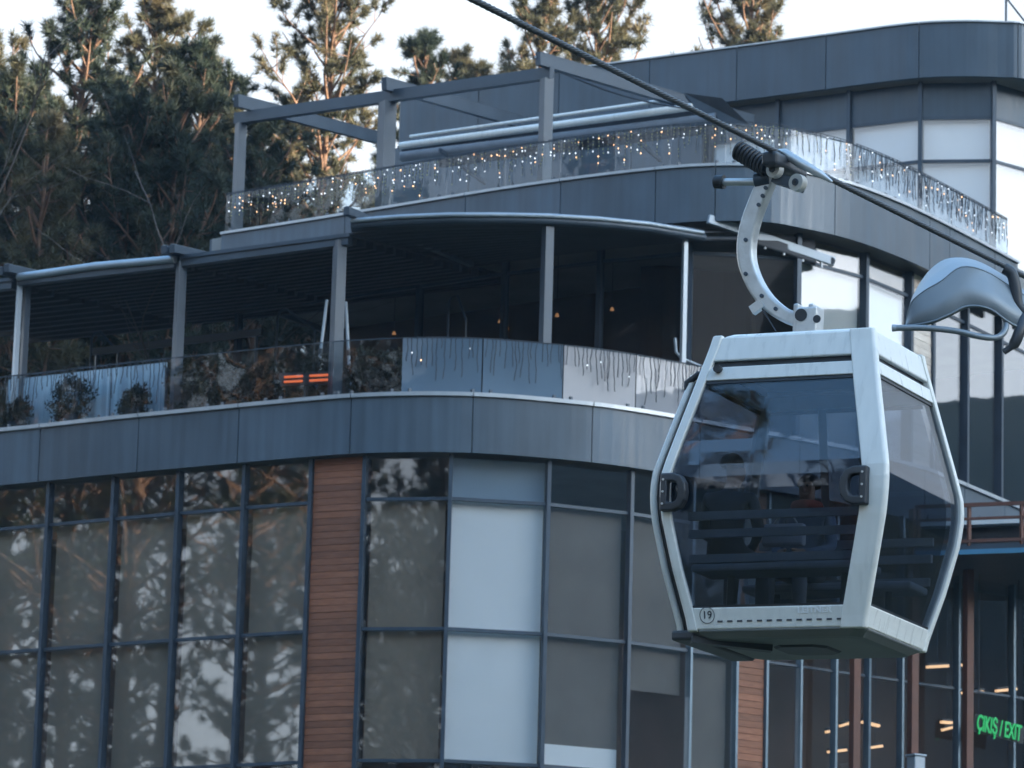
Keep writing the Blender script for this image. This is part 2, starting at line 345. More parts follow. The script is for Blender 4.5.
def make_ridge():
    v = []; f = []; N = 220; prof = [(-60, -6), (-30, 34), (-12, 70), (0, 86.5), (30, 87.5), (90, 66), (220, -6)]
    az = np.linspace(math.radians(13), math.radians(246), N)
    for i, a in enumerate(az):
        fade = min(1, i/8.0+0.05, (N-1-i)/8.0+0.05)
        n1 = math.sin(a*7)*0.012 + math.sin(a*19+1)*0.008 + random.uniform(-0.004, 0.004)
        R = 300.0; k_ = math.degrees(a); hi = 1 + 0.55*float(sstep((k_-138)/16))*float(sstep((198-k_)/12)) - 0.45*float(sstep((k_-201)/9)) - 0.16*float(sstep((68-k_)/10)); hi *= 1-0.62*float(sstep((k_-154)/7))*float(sstep((175-k_)/6))  # unseen crest shaped for the shade line and what the panes mirror
        for (dr, h) in prof:
            v.append(((R+dr)*math.sin(a), (R+dr)*math.cos(a), -6 + (h+6)*(1+n1)*fade*hi))
    m = len(prof)
    for i in range(N-1):
        for k in range(m-1): f.append((i*m+k, i*m+k+1, (i+1)*m+k+1, (i+1)*m+k))
    o = MB().add(v, f, True).build('hill', MT['hill']); o['kind'] = 'structure'
make_ridge()

# ------------------------------------------------------------------ the building
ZT = 16.43; ZFB = 15.355; ZU = 21.363; ZUB = 20.27; ZR = 26.6; ZRB = 25.42
EDGE_L = smooth([(-16, 83.0), (-9.6, 79.3), (-7.6, 78.06), (-5.67, 76.93), (-3.72, 75.82), (-2.6, 75.3), (-1.4, 75.03), (-.4, 75.03), (.57, 75.25), (1.6, 75.6), (2.5, 76.1), (3.6, 76.85), (9.5, 81.0), (14, 84.2)], 4)
EDGE_U = smooth([(-6.15, 83.35), (-4.3, 82.05), (-2.72, 80.9), (-.33, 79.15), (1.54, 77.95), (3.2, 77.12), (4.49, 76.95), (5.25, 77.3), (6.25, 78.05), (7.3, 79.3), (8.4, 80.95), (9.9, 83.4), (12.5, 87.7)], 4)
rk = ZR/24.846675
EDGE_R = smooth([tuple(PZ(397, 96, ZR)[:2])] + [(x*rk, y*rk) for x, y in [(0.488, 83.03), (2.356, 81.97), (4.23, 80.91), (5.91, 79.96), (7.4, 79.12), (8.3, 78.86), (9.1, 78.83), (9.75, 79.0)]] + [(11.5, 86.2), (13.5, 89.6)], 4)
_j = [p for p in EDGE_L if p[0] < 7.3]
EDGE_T = _j + [p for p in offset(EDGE_U, 0.15) if p[0] > 7.75]
BLD = thing('restaurant_building', 'grey blue curved terraced building with glass storeys and metal parapets', 'building', (0, 80, -1.6))
def back_poly(edge, depth): return edge + [(edge[-1][0]+1, edge[-1][1]+depth*0.4), (edge[0][0]+depth*0.5, edge[0][1]+depth)]
MB().prism(back_poly(offset(EDGE_T, 0.12), 13), ZFB+0.12, ZT-0.06).build('terrace_slab', MT['concrete'], BLD)
MB().prism(back_poly(offset(EDGE_T, 0.45), 13), ZT-0.056, ZT+0.0).build('deck_floor', MT['floor'], BLD)
MB().prism(back_poly(offset(EDGE_U, 0.12), 11), ZUB+0.12, ZU-0.06).build('terrace_slab', MT['concrete'], BLD)
MB().prism(back_poly(offset(EDGE_R, 0.12), 7), ZRB+0.1, ZR-0.12).build('roof', MT['concrete'], BLD)
# fascias: single panels with open joints
def fascia(edge, z0, z1, mat, cuts, cope=True, copz=0.075):
    for a, b in zip(cuts[:-1], cuts[1:]):
        sub = arc_sub(edge, a, b)
        d0 = Vector((sub[1][0]-sub[0][0], sub[1][1]-sub[0][1])).normalized()*0.009; d1 = Vector((sub[-1][0]-sub[-2][0], sub[-1][1]-sub[-2][1])).normalized()*0.009
        sub[0] = (sub[0][0]+d0.x, sub[0][1]+d0.y); sub[-1] = (sub[-1][0]-d1.x, sub[-1][1]-d1.y)
        MB().band(sub, 0.09, z0, z1).build('fascia_panel', mat, BLD)
        if cope: MB().band(offset(sub, -0.05), 0.30, z1+0.004, z1+copz).build('coping', MT['coping'], BLD)
def cut(edge, pxs, y): return [hit(px, y(px) if callable(y) else y, edge) for px in pxs]
pL = cut(EDGE_T, [-240, -150, -58, 40, 138, 238, 350, 472, 592, 700, 800, 870, 925, 965, 1005, 1045], 440)
fascia(EDGE_T, ZFB, ZT-0.055, MT['panel'], pL)
pU = cut(EDGE_U, [222, 345, 465, 560, 655, 715, 835, 930, 950, 995, 1018], 215)
fascia(EDGE_U, ZUB, ZU-0.05, MT['panel'], pU, copz=0.055)
pR = cut(EDGE_R, [402, 480, 560, 650, 737, 826, 919, 1018], 50) + [EDGE_R[-6]]
fascia(EDGE_R, ZRB, ZR-0.03, MT['panel_top'], pR, copz=0.035)
MB().band(EDGE_L[:12], 0.12, -1.6, 8.3).build('plinth', MT['concrete'], BLD)
MB().band(offset(EDGE_L, 0.25), 0.25, -1.6, 8.2).build('plinth', MT['concrete'], BLD)

def zat(px, py, poly): return hit(px, py, poly)[2]
def pane(a, b, z0, z1, mat, parent, name='window', th=0.02):
    return MB().band([(a[0], a[1]), (b[0], b[1])], th, z0, z1).build(name, mat, parent)
def inset(a, b, k, d):     # shorten a-b by k at both ends and move inwards by d
    e = Vector((b[0]-a[0], b[1]-a[1])); L = e.length; e.normalize(); n = Vector((-e.y, e.x))
    return (a[0]+e.x*k+n.x*d, a[1]+e.y*k+n.y*d), (b[0]-e.x*k+n.x*d, b[1]-e.y*k+n.y*d)
def mull(p, z0, z1, e, w=0.075, dp=0.16, mat=None, name='mullion'):
    e = Vector((e[0], e[1])).normalized(); n = Vector((-e.y, e.x))
    c = [(p[0]+e.x*s*w/2+n.x*t, p[1]+e.y*s*w/2+n.y*t) for s, t in ((-1, -dp*0.55), (1, -dp*0.55), (1, dp*0.45), (-1, dp*0.45))]
    return MB().prism(c, z0, z1).build(name, mat or MT['mullion'], BLD)
def transom(a, b, z, w=0.06, dp=0.09, mat=None):
    a2, b2 = inset(a, b, 0.036, -0.02)
    return MB().band([a2, b2], dp, z-w/2, z+w/2).build('transom', mat or MT['mullion'], BLD)
def clad(a, b, z0, z1, pitch, mat, name='wood_column', th=0.05):
    col = MB().band([(a[0], a[1]), (b[0], b[1])], 0.3, z0, z1).build(name, MT['dark'], BLD)
    n = int((z1-z0)/pitch)
    for i in range(n):
        j = random.uniform(-0.004, 0.006)
        a2, b2 = inset(a, b, 0.004, -th+j)
        MB().band([a2, b2], th-0.004+j, z1-(i+1)*pitch+0.007, z1-i*pitch).build('plank', mat, col)
    return col
# ---- ground glass storey (lowest in view)
GL = offset(EDGE_L, 0.24)
Z1 = zat(306, 503, GL); Z2 = zat(300, 632, GL); Z3 = Z2-(Z1-Z2); Z0 = 8.3
stops = [-230, -160, -90, -20, 45, 110, 175, 241, 308, 361, 447, 545, 628, 690, 736, 766, 800, 835, 868, 901, 957, 1012, 1060]
P = [hit(px, 600, GL) for px in stops]
for i, p in enumerate(P):
    a = P[max(0, i-1)]; b = P[min(len(P)-1, i+1)]
    mull(p, Z0, ZFB-0.005, (b[0]-a[0], b[1]-a[1]), mat=MT['mullion_r'] if i >= 13 else None, w=0.07 if i < 13 else 0.05)
for i in range(len(P)-1):
    a, b = P[i], P[i+1]; px = stops[i]
    if px in (308, 736):
        a2, b2 = inset(a, b, 0.04, 0.02); clad(a2, b2, Z0, ZFB-0.01, 0.122, MT['wood']); continue
    a2, b2 = inset(a, b, 0.03, 0.0)
    dark_side = px >= 766
    for (z0, z1, row) in ((Z1, ZFB, 0), (Z2, Z1, 1), (Z3, Z2, 2), (Z0, Z3, 3)):
        w = pane(a2, b2, z0+0.02, z1-0.02, G_FAC, BLD)
        bm = None; k = 0.05; zlo = z0
        if row in (1, 2) and not dark_side:
            bm = MT['blind'] if px < 500 else MT['blind_grey']; k = 0.075
            if px == 447: bm = MT['blind_white']; k = 0.02
        if row == 0 and px == 447: bm = MT['spandrel']; k = 0.01
        if bm is not None:
            c, d = inset(a2, b2, k, 0.13)
            if px == 545 and row == 2:
                zs = zat(580, 745, GL)
                pane(c, d, zs, z1-0.02, bm, w, 'blind', 0.012); pane(c, d, z0, zs-0.003, MT['blind_white'], w, 'blind', 0.012); continue
            if px == 628 and row == 2:
                zlo = zat(660, 692, GL)
            pane(c, d, zlo, z1-0.02, bm, w, 'blind', 0.012)
    for z in ((Z1, Z2, Z3) if not dark_side else (Z2,)): transom(a, b, z, 0.06 if not dark_side else 0.045)
_er = [p for p in offset(EDGE_L, 0.1) if p[0] > 6.8]
MB().prism(_er + [(_er[-1][0]-1, _er[-1][1]+8), (_er[0][0], _er[0][1]+8)], ZFB+0.004, ZFB+0.10).build('entrance_roof', MT['steel'], BLD)
# rooms behind: floor, back wall
MB().band(offset(EDGE_L, 5.5), 0.2, Z0, ZFB+0.1).build('interior_wall', MT['room_brown'], BLD)
MB().prism(back_poly(offset(EDGE_L, 0.3), 13), Z0-0.25, Z0-0.004).build('interior_floor', MT['room'], BLD)
# ---- middle storey, set back under the upper terrace
GM = offset(EDGE_U, 0.4)
ZM1 = zat(835, 268, GM)
ms = [240, 330, 420, 505, 600, 690, 797, 864, 909, 931, 965, 999, 1034, 1070]
PM = []
for px in ms:
    PM.append(hit(px, 300, GM))
for i, p in enumerate(PM):
    a = PM[max(0, i-1)]; b = PM[min(len(PM)-1, i+1)]
    mull(p, ZT, ZUB-0.005, (b[0]-a[0], b[1]-a[1]), w=0.09, mat=MT['mullion'])
for i in range(len(PM)-1):
    a, b = PM[i], PM[i+1]; px = ms[i]
    if px == 909:
        a2, b2 = inset(a, b, 0.04, 0.02); clad(a2, b2, ZT+0.01, ZUB-0.01, 0.14, MT['wood_lit']); continue
    a2, b2 = inset(a, b, 0.03, 0.0)
    gm = G_FAC if px >= 797 else G_INT; w1 = pane(a2, b2, ZM1+0.02, ZUB-0.02, gm, BLD); w2 = pane(a2, b2, ZT+0.02, ZM1-0.02, gm, BLD)
    transom(a, b, ZM1)
    if px in (797, 864):
        c, d = inset(a2, b2, 0.03, 0.12)
        pane(c, d, ZT+0.02, ZM1-0.02, MT['blind_cream'] if px == 797 else MT['blind_white'], w2, 'blind', 0.012)
        pane(c, d, ZM1+0.03, ZUB-0.02, MT['blind'], w1, 'blind', 0.012)
MB().band(offset(EDGE_U, 4.5), 0.2, ZT, ZUB+0.1).build('interior_wall', MT['room_brown'], BLD)
pe = EDGE_U[-1]; MB().bar((pe[0]-0.3, pe[1], (ZT+ZUB)/2), (pe[0]-6.5, pe[1]+4.2, (ZT+ZUB)/2), 0.2, ZUB-ZT-0.02).build('interior_wall', MT['room'], BLD)
pe = EDGE_L[-1]; MB().bar((pe[0]-0.3, pe[1]+0.2, (Z0+ZFB)/2), (pe[0]-4.0, pe[1]+6.0, (Z0+ZFB)/2), 0.2, ZFB-Z0-0.02).build('interior_wall', MT['room'], BLD)
# ---- top storey
GT = offset(EDGE_R, 0.35)
ZP1 = zat(915, 119, GT); ZP2 = zat(960, 160, GT)
ts = [402, 480, 560, 640, 710, 779, 850, 921, 993, 1040, 1075]
PT = [hit(px, 100, GT) for px in ts]
for i, p in enumerate(PT):
    a = PT[max(0, i-1)]; b = PT[min(len(PT)-1, i+1)]
    mull(p, ZU, ZRB-0.005, (b[0]-a[0], b[1]-a[1]), w=0.08)
for i in range(len(PT)-1):
    a, b = PT[i], PT[i+1]; px = ts[i]
    a2, b2 = inset(a, b, 0.03, 0.0)
    if px < 710:
        MB().band([inset(a2, b2, -0.02, -0.345)[0], inset(a2, b2, -0.02, -0.345)[1]], 0.1, ZU+0.002, ZRB-0.012).build('wall_panel', MT['panel_top'], BLD); continue
    for (z0, z1, row) in ((ZP1, ZRB, 0), (ZP2, ZP1, 1), (ZU+0.02, ZP2, 2)):
        if row == 0:
            pane(a2, b2, z0+0.02, z1-0.02, MT['panel_top'], BLD, 'spandrel_panel'); continue
        w = pane(a2, b2, z0+0.02, z1-0.02, G_FAC, BLD)
        c, d = inset(a2, b2, 0.03, 0.12)
        pane(c, d, z0+0.03, z1-0.03, MT['blind_cream' if px >= 993 else 'blind_white'], w, 'blind', 0.012)  # pale sheets added to give these panes their mirrored sky brightness
    for z in (ZP1, ZP2): transom(a, b, z)
# end walls closing the storeys at the far left
pa = EDGE_R[0]; MB().bar((pa[0]+0.25, pa[1]+0.2, (ZU+ZRB)/2), (pa[0]+4.0, pa[1]+7, (ZU+ZRB)/2), 0.15, ZRB-ZU-0.02).build('end_wall', MT['panel_top'], BLD)
pa = EDGE_U[0]; MB().bar((pa[0]+0.06, pa[1]+0.15, (ZUB+ZU)/2-0.03), (pa[0]+4.5, pa[1]+7.5, (ZUB+ZU)/2-0.03), 0.09, ZU-ZUB-0.06).build('fascia_panel', MT['panel'], BLD)
# roof bracket at the top right corner
rb = thing('roof_bracket', 'small dark triangular steel bracket on roof edge at top right', 'bracket', tuple(hit(1008, 22, offset(EDGE_R, 0.2))[:2]) + (ZR,))
q = hit(1006, 24, offset(EDGE_R, 0.2)); e = Vector((0.6, 0.35, 0))
MB().tube([(q[0], q[1], ZR-0.05), (q[0], q[1], ZR+0.62)], 0.025, 8).build('upright', MT['steel'], rb)
MB().tube([(q[0], q[1], ZR+0.58), (q[0]+e.x, q[1]+e.y, ZR-0.03)], 0.02, 8).build('brace', MT['steel'], rb)
MB().bar((q[0]-0.1, q[1]-0.05, ZR+0.03), (q[0]+e.x+0.1, q[1]+e.y+0.05, ZR+0.03), 0.06, 0.04).build('foot_plate', MT['steel'], rb)

# ------------------------------------------------------------------ balustrades
def balustrade(name, label, edge, cuts, z0, h, mats, cap=None):
    t = thing(name, label, 'balustrade', (cuts[0][0], cuts[0][1], z0))
    for i, (a, b) in enumerate(zip(cuts[:-1], cuts[1:])):
        sub = arc_sub(edge, a, b); a2, b2 = inset(sub[0], sub[-1], 0.012, 0.0)
        g = MB().band([a2, b2], 0.018, z0-0.03, z0+h).build('glass_panel', mats[i] if isinstance(mats, list) else mats, t)
        c2, d2 = inset(a2, b2, 0.15, -0.012)
        for q in (c2, d2): MB().bar((q[0], q[1], z0+0.002), (q[0], q[1], z0+0.09), 0.05, 0.045).build('clamp', MT['steel'], g)
        MB().band([inset(a2, b2, 0, -0.006)[0], inset(a2, b2, 0, -0.006)[1]], 0.03, z0+h+0.001, z0+h+0.016).build('top_trim', MT['steel'], g)
    return t
BL = offset(EDGE_L, 0.12)
bl_px = [-230, -150, -70, 5, 60, 108, 160, 216, 274, 331, 344, 401, 482, 563, 636, 700, 760, 820]
cBL = [hit(px, 380, BL) for px in bl_px]
mats = [G_SKY if px in (401, 482) else G_SKY2 if px >= 563 else G_BAL for px in bl_px]
balustrade('glass_balustrade', 'frameless glass balustrade along the lower terrace with dark icicle lights', BL, cBL, ZT+0.02, 1.02, mats)
BU = offset(EDGE_U, 0.12)
bu_px = [226, 285, 335, 390, 446, 505, 560, 615, 670, 725, 790, 852, 890, 935, 975, 1008]
cBU = [hit(px, 190, BU) for px in bu_px]
balustrade('glass_balustrade', 'frameless glass balustrade along the upper terrace with lit icicle lights', BU, cBU, ZU+0.01, 0.80, G_BAL)

# ------------------------------------------------------------------ icicle string lights
def icicle(label, edge, p0, p1, ztop, lmin, lmax, step, lit, group):
    sub = arc_sub(edge, p0, p1); sub = offset(sub, -0.035)
    t = thing('icicle_lights', label, 'string lights', (sub[0][0], sub[0][1], ztop), group)
    MB().tube([(p[0], p[1], ztop) for p in sub], 0.008, 5).build('lead_wire', MT['wire'], t)
    segs = [(math.hypot(b[0]-a[0], b[1]-a[1]), a, b) for a, b in zip(sub[:-1], sub[1:])]
    L = sum(s[0] for s in segs); s = step*0.4
    mw = MB(); ml = MB(); mo = MB(); mwh = MB()
    k = 0
    while s < L:
        acc = 0
        for (ln, a, b) in segs:
            if acc+ln >= s: tt = (s-acc)/ln; x = a[0]+(b[0]-a[0])*tt; y = a[1]+(b[1]-a[1])*tt; break
            acc += ln
        ln = random.uniform(lmin, lmax)*(0.55+0.45*abs(math.sin(k*1.3))); pts = []; z = ztop
        off = 0
        while z > ztop-ln:
            off += random.uniform(-0.016, 0.016); pts.append((x+off*0.9, y-off*0.2-0.004, z)); z -= random.uniform(0.05, 0.085)
        if len(pts) > 1: mw.tube(pts, 0.0075, 4, False)
        for p in pts[1:]:
            if random.random() < 0.75:
                r = random.uniform(0.007, 0.012); q = MB()
                rr = random.random()
                tgt = mo
                if rr < lit: tgt = ml; r *= 1.15
                elif rr < lit*2.6: tgt = mwh; r *= 1.1
                v = [(p[0]+r*dx, p[1]-0.012+r*dy, p[2]+r*1.5*dz) for dx, dy, dz in ((1, 0, 0), (0, 1, 0), (-1, 0, 0), (0, -1, 0), (0, 0, 1), (0, 0, -1))]
                tgt.add(v, [(0, 1, 4), (1, 2, 4), (2, 3, 4), (3, 0, 4), (1, 0, 5), (2, 1, 5), (3, 2, 5), (0, 3, 5)])
        s += step*random.uniform(0.6, 1.4); k += 1
    o = mw.build('strands', MT['wire'], t); o['kind'] = 'stuff'
    for m, mat, nm in ((mo, MT['bulb_off'] if lit > 0.05 else MT['wire'], 'unlit_bulbs'), (ml, MT['bulb'], 'warm_bulbs'), (mwh, MT['bulb_w'], 'white_bulbs')):
        if m.v: o = m.build(nm, mat, t); o['kind'] = 'stuff'
    return t
def ic_low(a, b, label, lit=0.0, lo=0.35, hi=0.9, st=0.085): icicle(label, BL, hit(a, 380, BL), hit(b, 380, BL), ZT+1.045, lo, hi, st, lit, 'icicle lights on the lower balustrade')
ic_low(6, 105, 'dark icicle light strands on the glass at the far left of the lower terrace')
ic_low(106, 168, 'dark icicle light strands on the lower terrace glass, second from the left edge')
ic_low(404, 480, 'dark icicle light strands on the pale blue glass panel of the lower terrace', 0.01)
ic_low(484, 562, 'dark icicle light strands on the darker blue glass panel of the lower terrace', 0.01)
ic_low(565, 635, 'dark icicle light strands on the mauve grey glass panel of the lower terrace', 0.008)
ic_low(638, 700, 'dark icicle light strands on the cream glass panel beside the gondola', 0.0, 0.5, 1.0)
def ic_up(a, b, label, lit, lo=0.45, hi=0.75, st=0.10): icicle(label, BU, hit(a, 190, BU), hit(b, 190, BU), ZU+0.83, lo, hi, st, lit, 'icicle lights on the upper balustrade')
ic_up(228, 334, 'warm lit icicle lights at the left end of the upper terrace before the trees', 0.15)
ic_up(336, 440, 'warm lit icicle lights on upper glass between the left pergola posts', 0.11)
ic_up(448, 545, 'warm lit icicle lights on upper glass below the rolled awning, left of the tall post', 0.11)
ic_up(548, 670, 'warm lit icicle lights on upper glass right of the tall pergola post', 0.11)
ic_up(672, 788, 'warm lit icicle lights on the curved upper glass behind the cable grip', 0.09)
ic_up(792, 850, 'sparse icicle lights on upper glass at the corner right of the cable grip', 0.07, st=0.14)
ic_up(854, 1006, 'dense white icicle lights on the upper glass running down the right side', 0.05, 0.6, 0.78, 0.07)

# ------------------------------------------------------------------ pergolas
NRM_L = Vector((0.506, 0.863, 0))      # inwards from the straight left wall
def pergola(label, front, posts, back, rise, raf, nslat, white_front=False, group='retractable roof pergolas', curved=None, roof=True, slat_mat=None):
    """front: plan points left/right of the front beam; back: depth in metres"""
    a = Vector(front[0]); b = Vector(front[1])
    t = thing('pergola', label, 'pergola', (a.x, a.y, ZT), group)
    if curved:
        pts = curved
        MB().tube([(p[0], p[1], z) for p, z in pts], 0.085, 8).build('front_beam', MT['steel'], t)
        MB().tube([(p[0]-0.02, p[1]-0.10, z+0.07) for p, z in pts], 0.045, 8).build('gutter', MT['steel_light'], t)
    else:
        MB().bar(a, b, 0.16, 0.20).build('front_beam', MT['steel'], t)
        if white_front: MB().tube([a+Vector((-0.03, -0.1, 0.05)), (a+b)/2+Vector((-0.03, -0.1, 0.09)), b+Vector((-0.03, -0.1, 0.05))], 0.075, 10).build('gutter', MT['steel_light'], t)
        else: MB().bar(a+Vector((0, -0.1, 0.07)), b+Vector((0, -0.1, 0.07)), 0.05, 0.07).build('gutter', MT['steel'], t)
    bk = NRM_L*back + Vector((0, 0, rise))
    e = (b-a); up = Vector((0, 0, 0.19))
    for k in raf:
        p = a+e*k; lo = p - NRM_L*0.45 - Vector((0, 0, rise/back*0.45)) + up
        MB().bar(lo, p+bk+up, 0.12, 0.15).build('rafter', MT['steel'], t)
        MB().bar(lo+Vector((0.0, 0, 0.082)), p+bk+up+Vector((0.0, 0, 0.082)), 0.07, 0.008).build('rafter_cap', MT['steel_light'], t)
    if roof:
        for i in range(nslat):
            f = (i+0.5)/nslat; s0 = a+bk*f+Vector((0, 0, 0.0)); s1 = b+bk*f+Vector((0, 0, 0.0))
            MB().bar(s0, s1, 0.10, 0.13).build('slat', slat_mat or MT['slat'], t)
        v = [a+Vector((0, 0, .085)), b+Vector((0, 0, .085)), b+bk+Vector((0, 0, .085)), a+bk+Vector((0, 0, .085))]
        v += [p+Vector((0, 0, 0.03)) for p in v]
        MB().add(v, [(3, 2, 1, 0), (4, 5, 6, 7), (0, 1, 5, 4), (1, 2, 6, 5), (2, 3, 7, 6), (3, 0, 4, 7)]).build('roof_fabric', MT['fabric'], t)
    for (p, w, ztop, mat) in posts:
        MB().bar((p[0], p[1], ZT), (p[0], p[1], ztop), w, w).build('post', mat, t)
        MB().bar((p[0], p[1], ZT), (p[0], p[1], ZT+0.025), w*1.9, w*1.9).build('base_plate', mat, t)
    return t
PL = offset(EDGE_L, 0.42)
def pz(px, py, poly): q = hit(px, py, poly); return q
A0 = pz(20, 281, PL); A1 = pz(177, 263, PL); B1 = pz(350, 240, PL)
pergola('far left pergola bay with pale gutter and open back before the trees', (A0, A1), [(A0, 0.09, A0[2], MT['steel_light']), ((A0[0]+0.14, A0[1]+0.1), 0.11, A0[2], MT['steel']), (hit(180, 300, PL), 0.16, A1[2], MT['steel'])], 6.0, 0.5, (0.0, 1.0), 17, True)
A0m = pz(-150, 302, PL)
pergola('pergola bay cut by the left picture edge', (A0m, pz(14, 284, PL)), [(A0m, 0.12, A0m[2], MT['steel'])], 6.0, 0.5, (0.0, 1.0), 12)
pergola('middle pergola bay with dark slatted roof between the two square posts', (pz(182, 262, PL), B1), [(hit(338, 300, PL), 0.19, B1[2], MT['steel'])], 5.8, 0.55, (0.02, ), 17)
PC = offset(EDGE_L, 0.30)
cpx = [(352, 226), (400, 222), (450, 220), (500, 220), (550, 221), (600, 224), (650, 229), (704, 238)]
cc = [hit(px, py, PC) for px, py in cpx]
r0 = PY(708, 219, cc[-1][1]-0.12); r1 = hit(834, 262, offset(EDGE_U, 0.15))
zc = sum(c[2] for c in cc)/len(cc)
cur = [((c[0], c[1]), c[2]) for c in cc]
tC = pergola('corner pergola bay with curved front edge over the rounded terrace', (cc[0], cc[-1]), [(hit(546, 300, PL), 0.17, cc[4][2], MT['steel']), (hit(684, 300, PL), 0.085, cc[-1][2]-0.05, MT['steel_light'])], 4.0, 0.05, (0.02,), 0, curved=cur, roof=False)
# its roof: slats and fabric follow the curved front back to the upper terrace
backC = [hit(px, 260, offset(EDGE_U, 0.3)) for px in (352, 400, 450, 500, 550, 600, 650, 704)]
for f_ in (0.28, 0.55, 0.85):
    q_ = r0*(1-f_)+r1*f_; cc.append(q_-np.array([0, 0, 0.12])); backC.append(hit(708+126*f_, 262, offset(EDGE_U, 0.38)))
zbk = ZUB-0.12
nS = 15
for i in range(nS):
    f = (i+0.6)/nS
    MB().tube([(c[0]*(1-f)+d[0]*f, c[1]*(1-f)+d[1]*f, min(c[2], zbk-.12)*(1-f)+(zbk-0.12)*f-0.02) for c, d in zip(cc, backC)], 0.055, 4).build('slat', MT['slat'], tC)
v = [(c[0], c[1], c[2]+0.10) for c in cc] + [(d[0], d[1], zbk+0.02) for d in backC]; n8 = len(cc)
v2 = v + [(x, y, z+0.03) for x, y, z in v]
ff = [(i, n8+i, n8+i+1, i+1) for i in range(n8-1)] + [(2*n8+i, 2*n8+i+1, 3*n8+i+1, 3*n8+i) for i in range(n8-1)] + [(i, i+1, 2*n8+i+1, 2*n8+i) for i in range(n8-1)]
MB().add(v2, ff).build('roof_fabric', MT['fabric'], tC)
# right hand rafter of that bay, bright sky light put into its pale paint, with hanging carriage rollers
rf = MB().bar(r0, r1, 0.10, 0.17).build('rafter', MT['steel_light'], tC); bevel_mod(rf, 0.012)
for k in range(5):
    f = 0.30+k*0.15; q = Vector(r0)*(1-f)+Vector(r1)*f
    MB().tube([q+Vector((0, 0, -0.08)), q+Vector((0, 0, -0.20))], 0.03, 8).build('carriage_roller', MT['coping'], rf)
q = Vector(r0); MB().bar(q+Vector((0.42, 0.5, 0.0)), q+Vector((0.42, 0.5, 0.42)), 0.16, 0.03).build('end_bracket', MT['steel_light'], tC)
MB().tube([Vector(r1)+Vector((-0.05, -0.08, 0)), Vector(r1)+Vector((-0.05, 0.1, 0))], 0.07, 10).build('end_roller', MT['dark'], tC)
# upper pergola: open frame, no roof
PUo = offset(EDGE_U, 0.45)
U0 = hit(236, 119, PUo); U1 = hit(552, 73, PUo)
tU = thing('pergola', 'open steel pergola frame without roof on the upper terrace', 'pergola', (U0[0], U0[1], ZU), 'retractable roof pergolas')
MB().bar(U0, U1, 0.15, 0.23).build('front_beam', MT['steel'], tU)
for px, w in ((240, 0.20), (386, 0.30), (545, 0.22)):
    p = hit(px, 150, PUo); f = (p[0]-U0[0])/(U1[0]-U0[0]); zt = U0[2]+(U1[2]-U0[2])*f
    MB().bar((p[0], p[1], ZU), (p[0], p[1], zt-0.11), w*0.9, w*0.9).build('post', MT['steel'], tU)
def up_raf(pa, pb, dep):
    q0 = hit(pa[0], pa[1], offset(EDGE_U, 0.1)); q1 = PY(pb[0], pb[1], q0[1]+dep)
    r = MB().bar(q0, q1, 0.12, 0.24).build('rafter', MT['steel'], tU)
    MB().bar(Vector(q0)+Vector((-0.062, 0.0, 0.04)), Vector(q1)+Vector((-0.062, 0, 0.04)), 0.02, 0.05).build('guide_rail', MT['steel_light'], r)
    MB().bar(Vector(q0)+Vector((0, 0, 0.13)), Vector(q1)+Vector((0, 0, 0.13)), 0.13, 0.02).build('rafter_cap', MT['steel'], r)
up_raf((236, 101), (384, 140), 5.0); up_raf((384, 84), (541, 128), 5.2); up_raf((538, 59), (752, 122), 5.6)
# the rolled back awning on the wall of the top storey
AW = offset(EDGE_R, -1.6)
a0 = PY(402, 160, 84.0); a1 = PY(735, 118, 81.6)
aw = thing('rolled_awning', 'rolled back grey terrace awning with pale tubes under the roof pergola', 'awning', tuple((a0+a1)/2))
for (p0, p1, r, mat, nm, dd) in (((410, 137), (668, 100), 0.04, 'white', 'rear_tube', 0.5), ((400, 146), (692, 107), 0.075, 'white', 'front_tube', 0.0), ((401, 157), (716, 118), 0.105, 'awning_light', 'fabric_roll', -0.05), ((440, 163), (716, 128), 0.10, 'awning', 'fabric_roll', 0.12)):
    MB().tube([PY(p0[0], p0[1], 84.0+dd), PY(p1[0], p1[1], 81.7+dd)], r, 14).build(nm, MT[mat], aw)
MB().bar(PY(402, 150, 84.35), PY(715, 110, 82.05), 0.5, 0.04).build('folded_fabric', MT['awning'], aw)
v0 = [PY(684, 93, 82.0), PY(722, 98, 81.5), PY(752, 127, 81.4), PY(706, 121, 81.7)]
v1 = [np.array(x)+np.array([0.05, 0.35, 0]) for x in v0]
MB().add(v0+v1, [(0, 1, 2, 3), (7, 6, 5, 4), (0, 4, 5, 1), (1, 5, 6, 2), (2, 6, 7, 3), (3, 7, 4, 0)]).build('end_cover', MT['dark'], aw)
for px, py in ((440, 150), (620, 126)):
    b0 = Vector(PY(px, py, 83.2 if px < 500 else 82.4)); MB().bar(b0, b0+Vector((0.9, 2.6, 0.05)), 0.06, 0.08).build('wall_bracket', MT['steel'], aw)
# sagging cable by the rafter
wpts = [PY(560+i*15, 72+i*4.2+ (6*math.sin(i/9*math.pi)), 80.5-0.1*i) for i in range(10)]
tag(MB().tube(wpts, 0.018, 6).build('power_cable', MT['wire']), 'thin black cable sagging from the pergola corner to the awning', 'cable')

# ------------------------------------------------------------------ things on the lower terrace
def on_deck(px, py, depth): q = PY(px, py, depth); return Vector((q[0], q[1], ZT))
